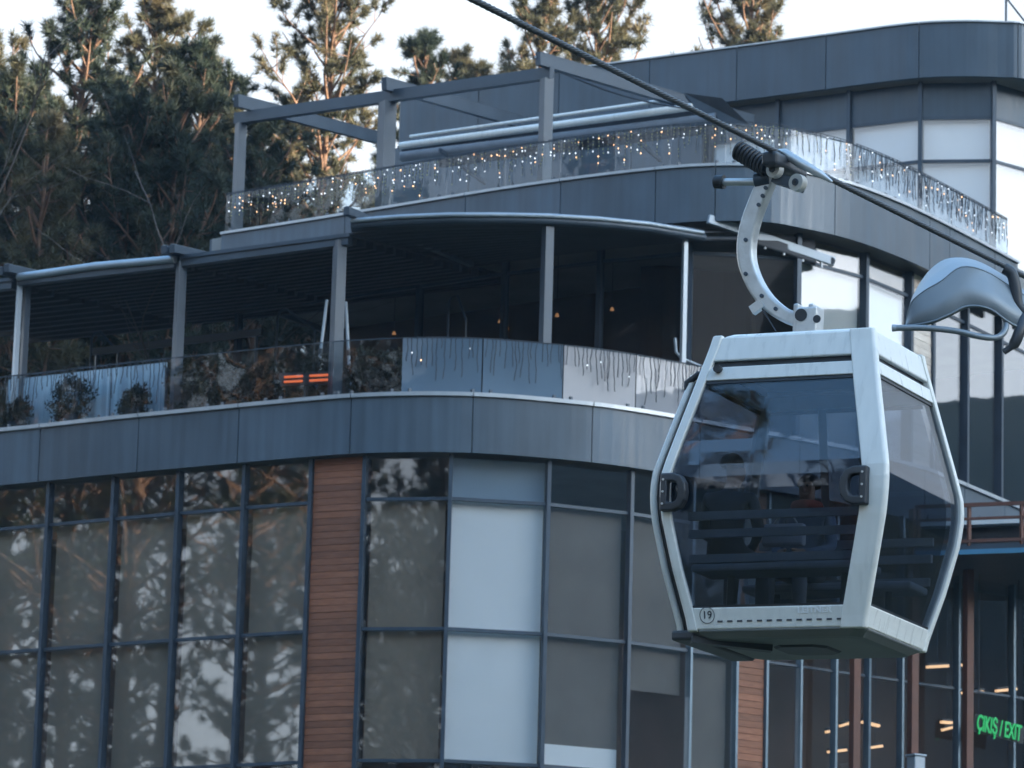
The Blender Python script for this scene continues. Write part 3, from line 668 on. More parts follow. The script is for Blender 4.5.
# infrared heater with glowing bars
hp = on_deck(306, 378, 76.2); zc_ = PY(306, 378, 76.2)[2]
ht = thing('patio_heater', 'patio heater with two pairs of glowing orange bars behind the balustrade', 'heater', hp)
MB().bar((hp.x, hp.y+0.12, ZT), (hp.x, hp.y+0.12, zc_-0.12), 0.06, 0.06).build('stand', MT['dark'], ht)
MB().bar((hp.x-0.18, hp.y+0.12, ZT+0.015), (hp.x+0.18, hp.y+0.12, ZT+0.015), 0.34, 0.03).build('base', MT['dark'], ht)
MB().bar((hp.x-0.48, hp.y+0.1, zc_-0.03), (hp.x+0.48, hp.y+0.1, zc_+0.05), 0.06, 0.24).build('reflector', MT['dark'], ht)
for sx in (-0.40, 0.06):
    for dz in (-0.045, 0.045):
        MB().tube([(hp.x+sx, hp.y+0.03, zc_+dz+sx*0.08), (hp.x+sx+0.34, hp.y+0.03, zc_+dz+(sx+0.34)*0.08)], 0.022, 8).build('heating_bar', MT['heater'], ht)
# bent tube stands
def stand(label, px, ytop, pxe, ye, depth, mat):
    q = PY(px, ytop, depth); e = PY(pxe, ye, depth+0.2)
    t = thing('heater_stand', label, 'stand', (q[0], q[1], ZT), 'bent tube stands on the lower terrace')
    MB().tube([(q[0], q[1], ZT), (q[0], q[1], q[2]-0.15), (q[0]+0.05, q[1], q[2]-0.04), (q[0]+0.16, q[1], q[2]), tuple(e)], 0.024, 8).build('bent_tube', mat, t)
    MB().bar((q[0]-0.2, q[1], ZT+0.02), (q[0]+0.2, q[1], ZT+0.02), 0.3, 0.04).build('base', mat, t)
    MB().bar(e, (e[0], e[1], ZT+0.02), 0.03, 0.03).build('strut', mat, t)
stand('slim bent tube stand left of the square post with paired poles', 278, 309, 315, 330, 79.5, MT['steel'])
stand('slim bent tube stand right of the paired poles', 449, 295, 466, 320, 79.0, MT['steel'])
stand('slim bent tube stand in the far left pergola bay', 92, 331, 118, 352, 82.0, MT['steel'])
for lab, px0, y0, px1, y1 in (('leaning pale pole left of the square post by the glowing heater', 327, 300, 314, 396), ('leaning pale pole right of the square post by the glowing heater', 346, 302, 352, 394)):
    p = PY(px0, y0, 76.9); q = PY(px1, y1, 76.7)
    t = thing('parasol_pole', lab, 'pole', (q[0], q[1], ZT))
    MB().tube([p, (np.array(p)+np.array((q[0], q[1], ZT)))/2, (q[0], q[1], ZT+0.02)], 0.03, 8).build('shaft', MT['steel_light'], t)
    MB().tube([(q[0], q[1], ZT), (q[0], q[1], ZT+0.06)], 0.12, 12).build('foot', MT['dark'], t)
    MB().tube([np.array(p)*0.55+np.array((q[0], q[1], ZT))*0.45, np.array(p)*0.5+np.array((q[0], q[1], ZT))*0.5], 0.042, 8).build('collar', MT['dark'], t)
# long back rail of a bench in the left bays
for lab, px0, y0, px1, y1, dp in (('long grey bench with straight back rail in the middle pergola bay', 92, 352, 262, 332, 81.0),):
    p = Vector(PY(px0, y0, dp+1.2)); q = Vector(PY(px1, y1, dp-1.3))
    t = thing('bench', lab, 'bench', (p.x, p.y, ZT))
    MB().bar(p, q, 0.06, 0.14).build('back_rail', MT['steel'], t)
    zz = Vector((0, -0.25, 0)); ps = Vector((p.x, p.y, ZT+0.45)); qs = Vector((q.x, q.y, ZT+0.45))
    MB().bar(ps+zz, qs+zz, 0.45, 0.06).build('seat', MT['floor'], t)
    for f in (0.03, 0.5, 0.97):
        u = p.lerp(q, f); MB().bar((u.x, u.y, ZT), (u.x, u.y, u.z-0.07), 0.05, 0.05).build('leg', MT['steel'], t)
# orange-brown box seen in the far left bay
# small warm lamps inside the middle storey
for i, (px, py, wh) in enumerate(((394, 333, 'left of the pale blue glass panel'), (500, 321, 'the upper of two close together above the blue glass'), (507, 328, 'the lower of two close together above the blue glass'), (557, 315, 'just right of the pale corner post'), (612, 309, 'between the pale corner post and the white pole'))):
    q = hit(px, py, offset(EDGE_U, 1.5)); 
    t = thing('pendant_lamp', 'small warm pendant lamp inside, ' + wh, 'lamp', tuple(q), 'small lamps behind the middle storey glass')
    MB().tube([(q[0], q[1], q[2]-0.03), (q[0]+0.001, q[1], q[2]+0.03)], [0.042, 0.025], 10).build('shade', MT['lamp_dim'], t)
    MB().tube([(q[0], q[1], q[2]+0.03), (q[0], q[1], ZUB+0.13)], 0.006, 5).build('cord', MT['wire'], t)
# hook shaped handrail end beside the gondola
hp = hit(676, 345, PL); hk = [PY(675, 338, hp[1]+0.3), PY(676, 352, hp[1]+0.3), PY(681, 358, hp[1]+0.3), PY(700, 366, hp[1]+0.6), PY(712, 372, hp[1]+0.8)]
t = thing('handrail', 'short bent pale handrail beside the white pole behind the balustrade', 'handrail', (hk[2][0], hk[2][1], ZT))
MB().tube(hk, 0.028, 8).build('rail', MT['steel_light'], t); MB().tube([hk[2], (hk[2][0], hk[2][1], ZT)], 0.025, 8).build('post', MT['steel_light'], t); MB().tube([hk[4], (hk[4][0], hk[4][1], ZT)], 0.025, 8).build('post', MT['steel_light'], t)

# ------------------------------------------------------------------ platform at the right with brown railing
d0 = Vector(PY(915, 560, 78.6)); d1 = Vector(PY(1075, 546, 77.6)); zp = (d0.z+d1.z)/2
ex = Vector((d1.x-d0.x, d1.y-d0.y, 0)).normalized(); nb = Vector((0.3, 0.95, 0)).normalized()
pf = thing('steel_platform', 'raised platform with brown steel railing and blue edge trim at right', 'platform', (d1.x, d1.y, -1.6))
pl = [(d0.x, d0.y), (d1.x, d1.y), (d1.x+nb.x*6, d1.y+nb.y*6), (d0.x+nb.x*2.2, d0.y+nb.y*2.2)]
MB().prism(pl, zp+0.0, zp+0.18).build('deck', MT['steel'], pf)
MB().bar(Vector((d0.x, d0.y-0.03, zp+0.03)), Vector((d1.x, d1.y-0.03, zp+0.03)), 0.04, 0.09).build('edge_trim', MT['blue'], pf)
for dz, h in ((0.24, 0.06), (0.66, 0.05), (0.92, 0.07)):
    MB().bar(Vector((d0.x, d0.y, zp+dz)), Vector((d1.x, d1.y, zp+dz)), 0.05, h).build('rail', MT['rust'], pf)
for f in (0.02, 0.34, 0.67, 0.99):
    u = d0.lerp(d1, f); MB().bar((u.x, u.y+0.01, zp+0.15), (u.x, u.y+0.01, zp+0.90), 0.06, 0.06).build('railing_post', MT['rust'], pf)
MB().bar(Vector((d0.x+0.2, d0.y+0.9, zp+0.40)), Vector((d1.x, d1.y+1.0, zp+0.40)), 0.5, 0.44).build('planter_box', MT['dark'], pf)
MB().bar(Vector((d0.x+0.2, d0.y+0.62, zp+0.70)), Vector((d1.x, d1.y+0.7, zp+0.70)), 0.5, 0.14).build('snow_cover', MT['blind_white'], pf)
for px in (855, 913, 968):
    q = hit(px, 700, offset(EDGE_L, -0.45)); MB().bar((q[0], q[1], -1.6), (q[0], q[1], zp-0.002 if px == 968 else ZFB-0.01), 0.15, 0.15).build('column', MT['rust'], pf if px == 968 else BLD)
# entrance lamps
GI = offset(EDGE_L, 2.6)
for i, (x0, y0, x1, y1) in enumerate(((927, 667, 948, 666), (962, 665, 968, 664), (962, 693, 968, 692), (976, 692, 983, 692), (996, 691, 1016, 689), (941, 722, 953, 723), (942, 730, 957, 726), (840, 726, 852, 722), (862, 722, 879, 726), (826, 732, 834, 731), (828, 752, 846, 750), (868, 748, 882, 746), (722, 737, 732, 734), (700, 742, 704, 741))):
    p = Vector(hit(x0, y0, GI)); q = Vector(hit(x1, y1, GI))
    wh = ['long strip nearest the gondola floor corner', 'short strip right of the gondola corner', 'short upper strip beside the brown column', 'short strip just right of the brown column', 'long strip above the green sign', 'upper of the curved pair left of the brown column', 'lower of the curved pair left of the brown column', 'left strip of the ring under the gondola floor', 'right strip of the ring under the gondola floor', 'small strip left of the ring under the gondola', 'lower left strip under the gondola', 'lower right strip under the gondola', 'strip just left of the small wood column', 'tiny strip furthest left under the gondola'][i]
    t = thing('strip_light', 'warm ceiling light inside, ' + wh, 'lamp', tuple((p+q)/2), 'strip lights inside the entrance')
    MB().bar(p, q, 0.07, 0.05).build('diffuser', MT['lamp'], t)
    MB().bar(p+Vector((0, 0, 0.05)), q+Vector((0, 0, 0.05)), 0.10, 0.045).build('housing', MT['dark'], t)
    u = (p+q)/2; MB().tube([u+Vector((0, 0, 0.07)), (u.x, u.y, ZFB+0.13)], 0.006, 5).build('hanger', MT['wire'], t)
# exit sign
s0 = Vector(hit(974, 722, offset(EDGE_L, -0.35))); s1 = Vector(PY(1024, 735, s0.y+0.75))
mid = (s0+s1)/2; ex_ = (s1-s0).normalized(); up_ = Vector((0, 0, 1)); nz_ = ex_.cross(up_).normalized(); up_ = nz_.cross(ex_)
es = thing('exit_sign', 'green lit exit sign lettering behind the entrance glass', 'sign', tuple(mid))
mw = Matrix.Translation(mid) @ Matrix(((ex_.x, up_.x, nz_.x, 0), (ex_.y, up_.y, nz_.y, 0), (ex_.z, up_.z, nz_.z, 0), (0, 0, 0, 1)))
txt = text_mesh('lettering', 'ÇIKIŞ / EXIT', 0.34, MT['exit'], es, mw @ Matrix.Diagonal((0.62, 1.25, 1, 1)), 0.01, 0.006)
MB().bar(s0+Vector((0, 0.06, 0)), s1+Vector((0, 0.06, 0)), 0.02, 0.34).build('sign_board', MT['room'], es)
for f in (0.1, 0.9):
    u = s0.lerp(s1, f)+Vector((0, 0.06, 0)); MB().tube([u+Vector((0, 0, 0.2)), (u.x, u.y, ZFB+0.13)], 0.008, 5).build('hanger', MT['wire'], es)
# pale box at the bottom right
q = Vector(hit(916, 760, offset(EDGE_L, -0.7)))
t = thing('vent_cabinet', 'pale grey cabinet standing before the entrance glass at bottom right', 'cabinet', (q.x, q.y, -1.6))
bevel_mod(MB().bar((q.x, q.y, -1.6), (q.x, q.y, q.z+0.06), 0.24, 0.26).build('body', MT['steel_light'], t), 0.02)
bevel_mod(MB().bar((q.x, q.y, q.z+0.061), (q.x, q.y, q.z+0.10), 0.28, 0.30).build('lid', MT['steel_light'], t), 0.01)

# ------------------------------------------------------------------ gondola
YAW = math.radians(27); cx_, sx_ = math.cos(YAW), math.sin(YAW); TILT = 0.029
_lx = np.array([cx_, -sx_, 0]); LY = np.array([sx_, cx_, 0]); _lz = np.array([0, 0, 1.0])
LX = _lx*math.cos(TILT) - _lz*math.sin(TILT); LZ = _lz*math.cos(TILT) + _lx*math.sin(TILT)      # the cabin swings a little
HW = [(0.0, .680, .590), (.08, .695, .607), (.45, .785, .693), (.80, .858, .748), (.94, .874, .762), (1.04, .878, .765), (1.16, .869, .757), (1.36, .822, .710), (1.8, .716, .60), (2.2, .625, .492)]
def wd(z):
    zs = [h[0] for h in HW]; return float(np.interp(z, zs, [h[1] for h in HW])), float(np.interp(z, zs, [h[2] for h in HW]))
G0 = np.array([2.223, 31.2, 5.05])
def LP(px, py, Y):            # local point where the pixel ray meets the cabin plane y = Y
    d = ray(px, py); k = (np.dot(G0, LY)+Y)/np.dot(d, LY); p = d*k - G0
    return Vector((np.dot(p, LX), Y, np.dot(p, LZ)))
GMAT = Matrix(((LX[0], LY[0], LZ[0], G0[0]), (LX[1], LY[1], LZ[1], G0[1]), (LX[2], LY[2], LZ[2], G0[2]), (0, 0, 0, 1)))
GON = thing('gondola_cabin', 'white gondola cabin with tinted windows hanging from the cable', 'gondola', tuple(G0))
GON.rotation_euler = GMAT.to_euler()
def cab(name, face, e0, e1, z0, z1, off, th, mat, parent, n=14):
    """curved solid patch of the cabin shell: e0/e1 metres from the two corners (None = from the middle)"""
    zs = sorted(set([z0, z1] + [z0+(z1-z0)*i/n for i in range(n+1)])); m = MB(); v = []
    for z in zs:
        w, d = wd(z)
        for k in (off, off-th):
            for s in (0, 1):
                if face in ('front', 'back'):
                    x = (-w+e0) if s == 0 else (w-e1); y = d+k; v.append((x, -y if face == 'front' else y, z))
                else:
                    y = (-d+e0) if s == 0 else (d-e1); x = w+k; v.append((-x if face == 'left' else x, y, z))
    f = []
    for i in range(len(zs)-1):
        a = i*4; b = a+4
        f += [(a, a+1, b+1, b), (a+2, b+2, b+3, a+3), (a, b, b+2, a+2), (a+1, a+3, b+3, b+1)]
    q = len(zs)*4-4; f += [(0, 2, 3, 1), (q, q+1, q+3, q+2)]
    m.add(v, f); o = local_child(name, m.mesh(name), mat, parent)
    for p in o.data.polygons: p.use_smooth = False
    bm = bmesh.new(); bm.from_mesh(o.data); bmesh.ops.recalc_face_normals(bm, faces=bm.faces); bm.to_mesh(o.data); bm.free()
    return o
def lpart(name, mb, mat, parent): return local_child(name, mb.mesh(name), mat, parent)
GZ = 0.02
for face in ('front', 'back', 'left', 'right'):
    fr = face in ('front', 'back')
    pw0, pw1 = (0.085, 0.20) if fr else (0.03, 0.075)
    bevel_mod(cab('roof_band', face, 0.02, 0.02, 2.01, 2.2, 0.012, 0.05, MT['white'], GON, 3), 0.012)
    cab('vent_slot', face, 0.05, 0.05, 1.96, 2.01, -0.03, 0.02, MT['dark'], GON, 2)
    bevel_mod(cab('window_header', face, 0.03, 0.03, 1.855, 1.96, 0.012, 0.05, MT['white'], GON, 2), 0.008)
    wnd = cab('window', face, pw0*0.6, pw1*0.6, 0.155, 1.86, -0.006, 0.012, G_CAB, GON, 18)
    for p in wnd.data.polygons: p.use_smooth = False
    cab('window_seal', face, pw0*0.5, pw1*0.5, 1.83, 1.855, 0.001, 0.02, MT['black'], wnd, 2)
    cab('window_seal', face, pw0*0.5, pw1*0.5, 0.155, 0.172, 0.001, 0.02, MT['black'], wnd, 2)
    bevel_mod(cab('sill', face, 0.02, 0.02, 0.0, 0.155, 0.012, 0.05, MT['white'], GON, 3), 0.010)
def post(sx, sy, we, de):
    """corner post wrapped round a cabin corner, we wide on the end face and de on the side face"""
    zs = np.linspace(-0.012, 2.215, 26); v = []; f = []
    for z in zs:
        w, d = wd(z); w += 0.022; d += 0.022
        for (x, y) in ((w-we, d), (w-0.02, d), (w, d-0.02), (w, d-de), (w-0.05, d-de), (w-we, d-0.05)):
            v.append((sx*x, sy*y, z))
    for i in range(len(zs)-1):
        for k in range(6):
            a = i*6+k; b = i*6+(k+1) % 6; f.append((a, b, b+6, a+6))
    f += [tuple(range(6)), tuple(range(len(zs)*6-6, len(zs)*6))]
    o = lpart('corner_post', MB().add(v, f, False), MT['white'], GON)
    bm = bmesh.new(); bm.from_mesh(o.data); bmesh.ops.recalc_face_normals(bm, faces=bm.faces); bm.to_mesh(o.data); bm.free()
    return bevel_mod(o, 0.012, 3)
post(1, -1, 0.20, 0.055); post(-1, -1, 0.085, 0.07); post(1, 1, 0.1, 0.085); post(-1, 1, 0.1, 0.085)
# roof shell, floor pan, chassis
def ring(w, d, z, c=0.08): return [(-w+c, -d, z), (w-c, -d, z), (w, -d+c, z), (w, d-c, z), (w-c, d, z), (-w+c, d, z), (-w, d-c, z), (-w, -d+c, z)]
def loft(rings):
    v = [p for r in rings for p in r]; n = len(rings[0]); f = []
    for i in range(len(rings)-1): f += [(i*n+k, i*n+(k+1) % n, (i+1)*n+(k+1) % n, (i+1)*n+k) for k in range(n)]
    f += [tuple(range(n-1, -1, -1)), tuple(range(len(v)-n, len(v)))]
    return MB().add(v, f)
bevel_mod(lpart('roof', loft([ring(.61, .475, 2.13), ring(.625, .49, 2.205), ring(.58, .44, 2.23), ring(.25, .25, 2.245)]), MT['white'], GON), 0.01)
bevel_mod(lpart('floor_pan', loft([ring(.56, .48, -.062), ring(.62, .53, -.055), ring(.68, .59, -.02), ring(.69, .60, -0.002), ring(.64, .55, 0.03)]), MT['cabin_grey'], GON), 0.02, 3)
lpart('underfloor_plate', loft([ring(.20, .2, -.078), ring(.22, .22, -.058)]), MT['dark'], GON)
lpart('ceiling_panel', loft([ring(.57, .46, 1.985), ring(.57, .46, 2.0)]), MT['cabin_grey'], GON)
# outer door rail at the left, footboard and hook
dr = MB().tube([(-(wd(z)[0]+0.135), -wd(z)[1]+0.14, z) for z in np.linspace(-0.03, 1.93, 24)], 0.027, 8)
door_l = lpart('sliding_door_rail', dr, MT['white'], GON)
lpart('door_seal', MB().tube([(-(wd(z)[0]+0.075), -wd(z)[1]+0.16, z) for z in np.linspace(0.0, 1.88, 24)], 0.036, 6), MT['black'], door_l)
lpart('door_hook', MB().tube([(-.86, -.45, 1.76), (-.86, -.45, 1.88), (-.77, -.45, 1.94), (-.64, -.45, 1.94)], 0.028, 8), MT['black'], door_l)
fb = lpart('footboard', MB().bar((-.78, -.50, -.02), (-.73, .5, -.03), 0.20, 0.075), MT['dark'], GON); bevel_mod(fb, 0.02)
lpart('footboard_bracket', MB().bar((-.70, -.52, -.06), (-.2, -.2, -.085), 0.10, 0.05), MT['dark'], fb)
lpart('roof_bolt', MB().tube([(-.55, -.57, 1.94), (-.55, -.62, 1.94)], 0.03, 10), MT['black'], GON)
for k in range(13):      # row of dark slots in the sill
    x = -.455 + k*0.078; z = 0.055; lpart('drain_slot', MB().bar((x, -wd(z)[1]-0.0135, z), (x+0.04, -wd(z)[1]-0.0135, z), 0.006, 0.012), MT['print_dark'], GON)
# D shaped bumper loops on the end face
def dloop(x0, sgn, SC=0.86):
    m = MB(); zc = 0.985
    pts_o = [(-.02, -.155), (.10, -.155), (.175, -.13), (.215, -.07), (.225, 0), (.215, .07), (.175, .13), (.10, .155), (-.02, .155)]
    pts_i = [(.045, -.085), (.10, -.085), (.13, -.075), (.145, -.04), (.148, 0), (.145, .04), (.13, .075), (.10, .085), (.045, .085)]
    v = []; f = []; n = len(pts_o)
    for y in (0.012, 0.085):
        for P_ in (pts_o, pts_i):
            for (a, b) in P_: a *= SC; b *= SC*1.05; v.append((x0-sgn*a, -(wd(zc+b)[1]+y), zc+b))
    A, B, C_, D_ = 0, n, 2*n, 3*n
    for k in range(n):
        j = (k+1) % n
        f += [(A+k, A+j, C_+j, C_+k), (B+j, B+k, D_+k, D_+j), (C_+k, C_+j, D_+j, D_+k), (A+j, A+k, B+k, B+j)]
    m.add(v, f); o = lpart('bumper_handle', m, MT['dark'], GON)
    bm = bmesh.new(); bm.from_mesh(o.data); bmesh.ops.recalc_face_normals(bm, faces=bm.faces); bm.to_mesh(o.data); bm.free(); bevel_mod(o, 0.014, 3)
    for b in (-.09, 0, .09): lpart('screw', MB().tube([(x0-sgn*0.012, -(wd(zc)[1]+0.085), zc+b), (x0-sgn*0.012, -(wd(zc)[1]+0.091), zc+b)], 0.009, 8), MT['galv'], o)
    return o
dloop(.745, 1); dloop(-.845, -1)
# interior: two benches with back rails
for sy in (-1, 1):
    b = lpart('bench', MB().bar((-.68, sy*.46, .45), (.68, sy*.46, .45), 0.36, 0.06), MT['seat'], GON); bevel_mod(b, 0.02)
    for z in (.52, .70, .83): lpart('back_rail', MB().bar((-.70, sy*(wd(z)[1]-.10), z), (.70, sy*(wd(z)[1]-.10), z), 0.04, 0.06), MT['seat'], b)
    for x in (-.45, .45): lpart('bench_leg', MB().bar((x, sy*.42, 0.04), (x, sy*.42, .42), 0.05, 0.05), MT['dark'], b)
lpart('interior_floor', loft([ring(.60, .52, 0.03), ring(.60, .52, 0.045)]), MT['dark'], GON)
lpart('ceiling_handrail', MB().tube([(-.4, 0, 1.86), (.4, 0, 1.86)], 0.02, 8), MT['galv'], GON)
for x in (-.2, .12): lpart('rear_mullion', MB().bar((x, .72, 1.05), (x, .56, 1.86), 0.06, 0.03), MT['cabin_grey'], GON)
# writing on the sill
def ltext(name, s, size, x, z, mat, bold=0.0, sx=1.0):
    d = wd(z)[1]; tilt = math.atan2(.72-.70, .08)
    mw = Matrix.Translation((x, -d-0.0145, z)) @ Matrix.Rotation(math.radians(90)+tilt*0.9, 4, 'X') @ Matrix.Diagonal((sx, 1, 1, 1))
    cu = bpy.data.curves.new(name, 'FONT'); cu.body = s; cu.size = size; cu.extrude = 0.0012; cu.align_x = 'CENTER'; cu.align_y = 'CENTER'; cu.offset = bold; cu.resolution_u = 3
    tmp = bpy.data.objects.new(name+'_curve', cu); COL.objects.link(tmp); dg = bpy.context.evaluated_depsgraph_get(); dg.update()
    me = bpy.data.meshes.new_from_object(tmp.evaluated_get(dg)); bpy.data.objects.remove(tmp); bpy.data.curves.remove(cu)
    me.materials.clear(); me.transform(mw); return local_child(name, me, mat, GON)
ltext('maker_lettering', 'LEITNER', 0.062, .31, .12, MT['print_white'], 0.0015, 1.15)
ltext('cabin_number', '19', 0.08, -.535, .10, MT['print_dark'], 0.0005)
zc = .10; lpart('number_ring', MB().tube([(-.535+.058*math.cos(a), -wd(zc+.058*math.sin(a))[1]-0.0145, zc+.058*math.sin(a)) for a in np.linspace(0, 2*math.pi, 25)], 0.0024, 5), MT['print_dark'], GON)

# hanger arm, a bent box section in the plane y = 0
arm_px = [(810, 324, .10), (797, 320, .105), (783, 314, .11), (768, 302, .12), (756, 285, .125), (748, 264, .13), (747, 244, .135), (751, 223, .135), (758, 203, .13), (766, 184, .13), (772, 171, .11)]
ap = [(LP(a, b, 0.0), w) for a, b, w in arm_px]; v = []; f = []
fine = smooth([(p.x, p.z, w) for p, w in ap], 3)
for i, (x, z, w) in enumerate(fine):
    a = fine[max(0, i-1)]; b = fine[min(len(fine)-1, i+1)]; t = Vector((b[0]-a[0], b[1]-a[1])).normalized(); nn = Vector((-t.y, t.x))
    v += [(x+nn.x*w/2, -0.055, z+nn.y*w/2), (x-nn.x*w/2, -0.055, z-nn.y*w/2), (x-nn.x*w/2, 0.055, z-nn.y*w/2), (x+nn.x*w/2, 0.055, z+nn.y*w/2)]
for i in range(len(fine)-1): f += [(i*4+k, i*4+(k+1) % 4, i*4+4+(k+1) % 4, i*4+4+k) for k in range(4)]
f += [(0, 1, 2, 3), tuple(len(v)-4+k for k in range(4))]
arm = lpart('hanger_arm', MB().add(v, f), MT['galv'], GON)
bm = bmesh.new(); bm.from_mesh(arm.data); bmesh.ops.recalc_face_normals(bm, faces=bm.faces); bm.to_mesh(arm.data); bm.free(); bevel_mod(arm, 0.022, 3)
for (px, py) in ((746, 274), (746, 240), (759, 205), (763, 196), (766, 188), (762, 296), (776, 309)):
    p = LP(px, py, -0.055); lpart('bolt', MB().tube([p+Vector((0, .01, 0)), p+Vector((0, -.014, 0))], 0.016, 8), MT['steel'], arm)
for side in (-1, 1):      # roof bracket: two cheek plates with a hole
    c = LP(801 if side < 0 else 816, 318, 0.0); bx = MB(); y = 0.10*side
    bk_ = lpart('roof_bracket', MB().bar((c.x, -.11, c.z-.06), (c.x, .11, c.z-.06), 0.045, 0.30), MT['galv'], GON); bevel_mod(bk_, 0.015)
fc = LP(806, 318, -0.13); pl_ = lpart('bracket_plate', MB().bar((fc.x-.085, -.125, fc.z-.05), (fc.x+.085, -.125, fc.z-.05), 0.03, 0.27), MT['galv'], GON); bevel_mod(pl_, 0.02)
hc = LP(801, 315, -0.142); lpart('bushing', MB().tube([(hc.x, -.139, hc.z), (hc.x, -.15, hc.z)], 0.048, 14), MT['black'], pl_)
hc = LP(817, 319, -0.142); lpart('bushing', MB().tube([(hc.x, -.139, hc.z), (hc.x, -.15, hc.z)], 0.03, 14), MT['black'], pl_)
e0 = LP(752, 311, -.05); lpart('damper_lug', MB().bar(e0, LP(763, 303, -.05), 0.05, 0.07), MT['galv'], arm)
lpart('stay_wire', MB().tube([LP(760, 305, -.05), LP(776, 331, -.05)], 0.006, 5), MT['wire'], arm)
# rope direction so that it crosses the picture as in the photograph
g = LP(785, 156, 0.0)
def wpt(p): return G0 + LX*p[0] + LY*p[1] + LZ*p[2]
def prj(p): w_ = np.dot(p, _f); return 512+F*np.dot(p, _R)/w_, 384-F*np.dot(p, _U)/w_
best = min(((abs((lambda a, b: (b[1]-a[1])/(b[0]-a[0]))(prj(wpt((g.x, -3, g.z-3*t))), prj(wpt((g.x, 3, g.z+3*t)))) - 0.500), t) for t in np.linspace(-0.6, 0.6, 241)))[1]
rd = Vector((0, 1, best)).normalized()
# grip: clamp body, coil spring, rollers, side roller
gb = lpart('grip_body', MB().bar(g-rd*.30+Vector((0, 0, -.075)), g+rd*.30+Vector((0, 0, -.075)), 0.13, 0.11), MT['dark'], GON); bevel_mod(gb, 0.03, 3)
s_a = LP(738, 150, -.10); s_b = LP(768, 168, -.10); ax = (s_b-s_a).normalized(); xx = ax.cross(Vector((0, 1, 0))).normalized(); yy = ax.cross(xx)
coil = [s_a.lerp(s_b, k/160) + (xx*math.cos(k/160*2*math.pi*9)+yy*math.sin(k/160*2*math.pi*9))*0.066 for k in range(161)]
spg = lpart('coil_spring', MB().tube(coil, 0.014, 6), MT['black'], gb)
lpart('spring_core', MB().tube([s_a, s_b], 0.045, 12), MT['dark'], spg)
for (px, py, r) in ((775, 170, .062), (798, 183, .066)):
    c = LP(px, py, -.15); axw = Vector((-0.25, -1, 0)).normalized()
    rl = lpart('grip_roller', MB().tube([c-axw*.03, c+axw*.03], r, 20), MT['roller'], gb); bevel_mod(rl, 0.008)
    lpart('roller_hub', MB().tube([c+axw*.03, c+axw*.042], r*.42, 12), MT['steel'], rl)
    lpart('roller_bore', MB().tube([c+axw*.042, c+axw*.046], r*.2, 10), MT['black'], rl)
jaw = lpart('grip_jaw', MB().tube([LP(768, 152, -.05), LP(785, 153, -.07), LP(800, 163, -.07), LP(820, 174, -.05), LP(832, 182, -.02)], [.02, .035, .04, .03, .012], 10), MT['galv'], gb)
lpart('grip_lever', MB().bar(LP(775, 178, -.08), LP(803, 187, -.08), 0.09, 0.08), MT['steel'], gb)
sr = lpart('side_roller_arm', MB().tube([LP(766, 182, -.03), LP(724, 182, -.03)], 0.028, 10), MT['galv'], arm)
lpart('side_roller', MB().tube([LP(724, 182, -.03), LP(715, 182, -.03)], [0.055, 0.05], 16), MT['black'], sr)
lpart('collar', MB().tube([LP(770, 178, -.03), LP(756, 181, -.03)], 0.06, 12), MT['steel'], sr)

# ------------------------------------------------------------------ rope: six laid strands
def rope():
    t0 = wpt(g); d = np.array(LX*rd.x+LY*rd.y+LZ*rd.z); x = np.cross(d, [0, 0, 1]); x /= np.linalg.norm(x); y = np.cross(x, d)
    r = thing('haul_cable', 'thick twisted steel cable crossing the picture down to the right', 'cable', tuple(t0))
    L0, L1 = -14.0, 26.0; n = 520
    for k in range(6):
        pts = []
        for i in range(n+1):
            s = L0+(L1-L0)*i/n; a = 2*math.pi*(s/0.36+k/6)
            pts.append(tuple(t0 + d*s + (x*math.cos(a)+y*math.sin(a))*0.0148))
        MB().tube(pts, 0.0112, 5).build('strand', MT['rope'], r)
    MB().tube([tuple(t0+d*L0), tuple(t0+d*L1)], 0.012, 6).build('core', MT['rope'], r)
    return t0, d
rt0, rdw = rope()

# ------------------------------------------------------------------ grey cowl on a mast at the right edge
DPc = 35.2
def C(px, py, dy=0.0): return np.array(PY(px, py, DPc+dy))
mast = thing('cable_mast', 'grey curved sheet cowl with bent pipe rim on a mast at the right edge', 'mast', tuple(np.array(C(1120, 300))*np.array([1, 1, 0])+np.array([0, 0, -1.6])))
top = [(907, 318, .15), (911, 300, .4), (921, 281, .7), (934, 266, .9), (950, 258, .95), (975, 260, .8), (1005, 276, .5), (1045, 306, .1)]
mid_ = [(906, 322, 0), (911, 303, -.05), (924, 291, -.1), (941, 281, -.14), (961, 267, -.12), (985, 271, -.05), (1010, 286, 0), (1046, 309, .05)]
low = [(905, 326, -.05), (918, 324.5, -.12), (934, 321, -.18), (950, 314, -.2), (968, 306, -.2), (990, 309, -.2), (1012, 324, -.14), (1047, 338, 0)]
rows = []
for A_, B_, C_ in zip(top, mid_, low):
    pa_, pb_, pc_ = C(*A_), C(*B_), C(*C_); rows.append([pa_, pa_*.5+pb_*.5, pb_, pb_*.5+pc_*.5, pc_])
sm_rows = []
for k in range(5): sm_rows.append(smooth([tuple(r[k]) for r in rows], 4))
v = []; f = []; nn = len(sm_rows[0])
for th in (0, 0.012):
    for k in range(5): v += [(p[0]+th, p[1]+th*2, p[2]-th) for p in sm_rows[k]]
cw = MB()
for ks in ((0, 1), (2, 3)):
    f = []
    for k in ks:
        for i in range(nn-1):
            a = k*nn+i; f.append((a, a+1, a+nn+1, a+nn)); b = a+5*nn; f.append((b, b+nn, b+nn+1, b+1))
    for i in range(nn-1):
        if ks[0] == 0: f.append((i, 5*nn+i, 5*nn+i+1, i+1))
        else: a = 4*nn+i; f.append((a, a+1, a+1+5*nn, a+5*nn))
    cw.add(v, f, True)
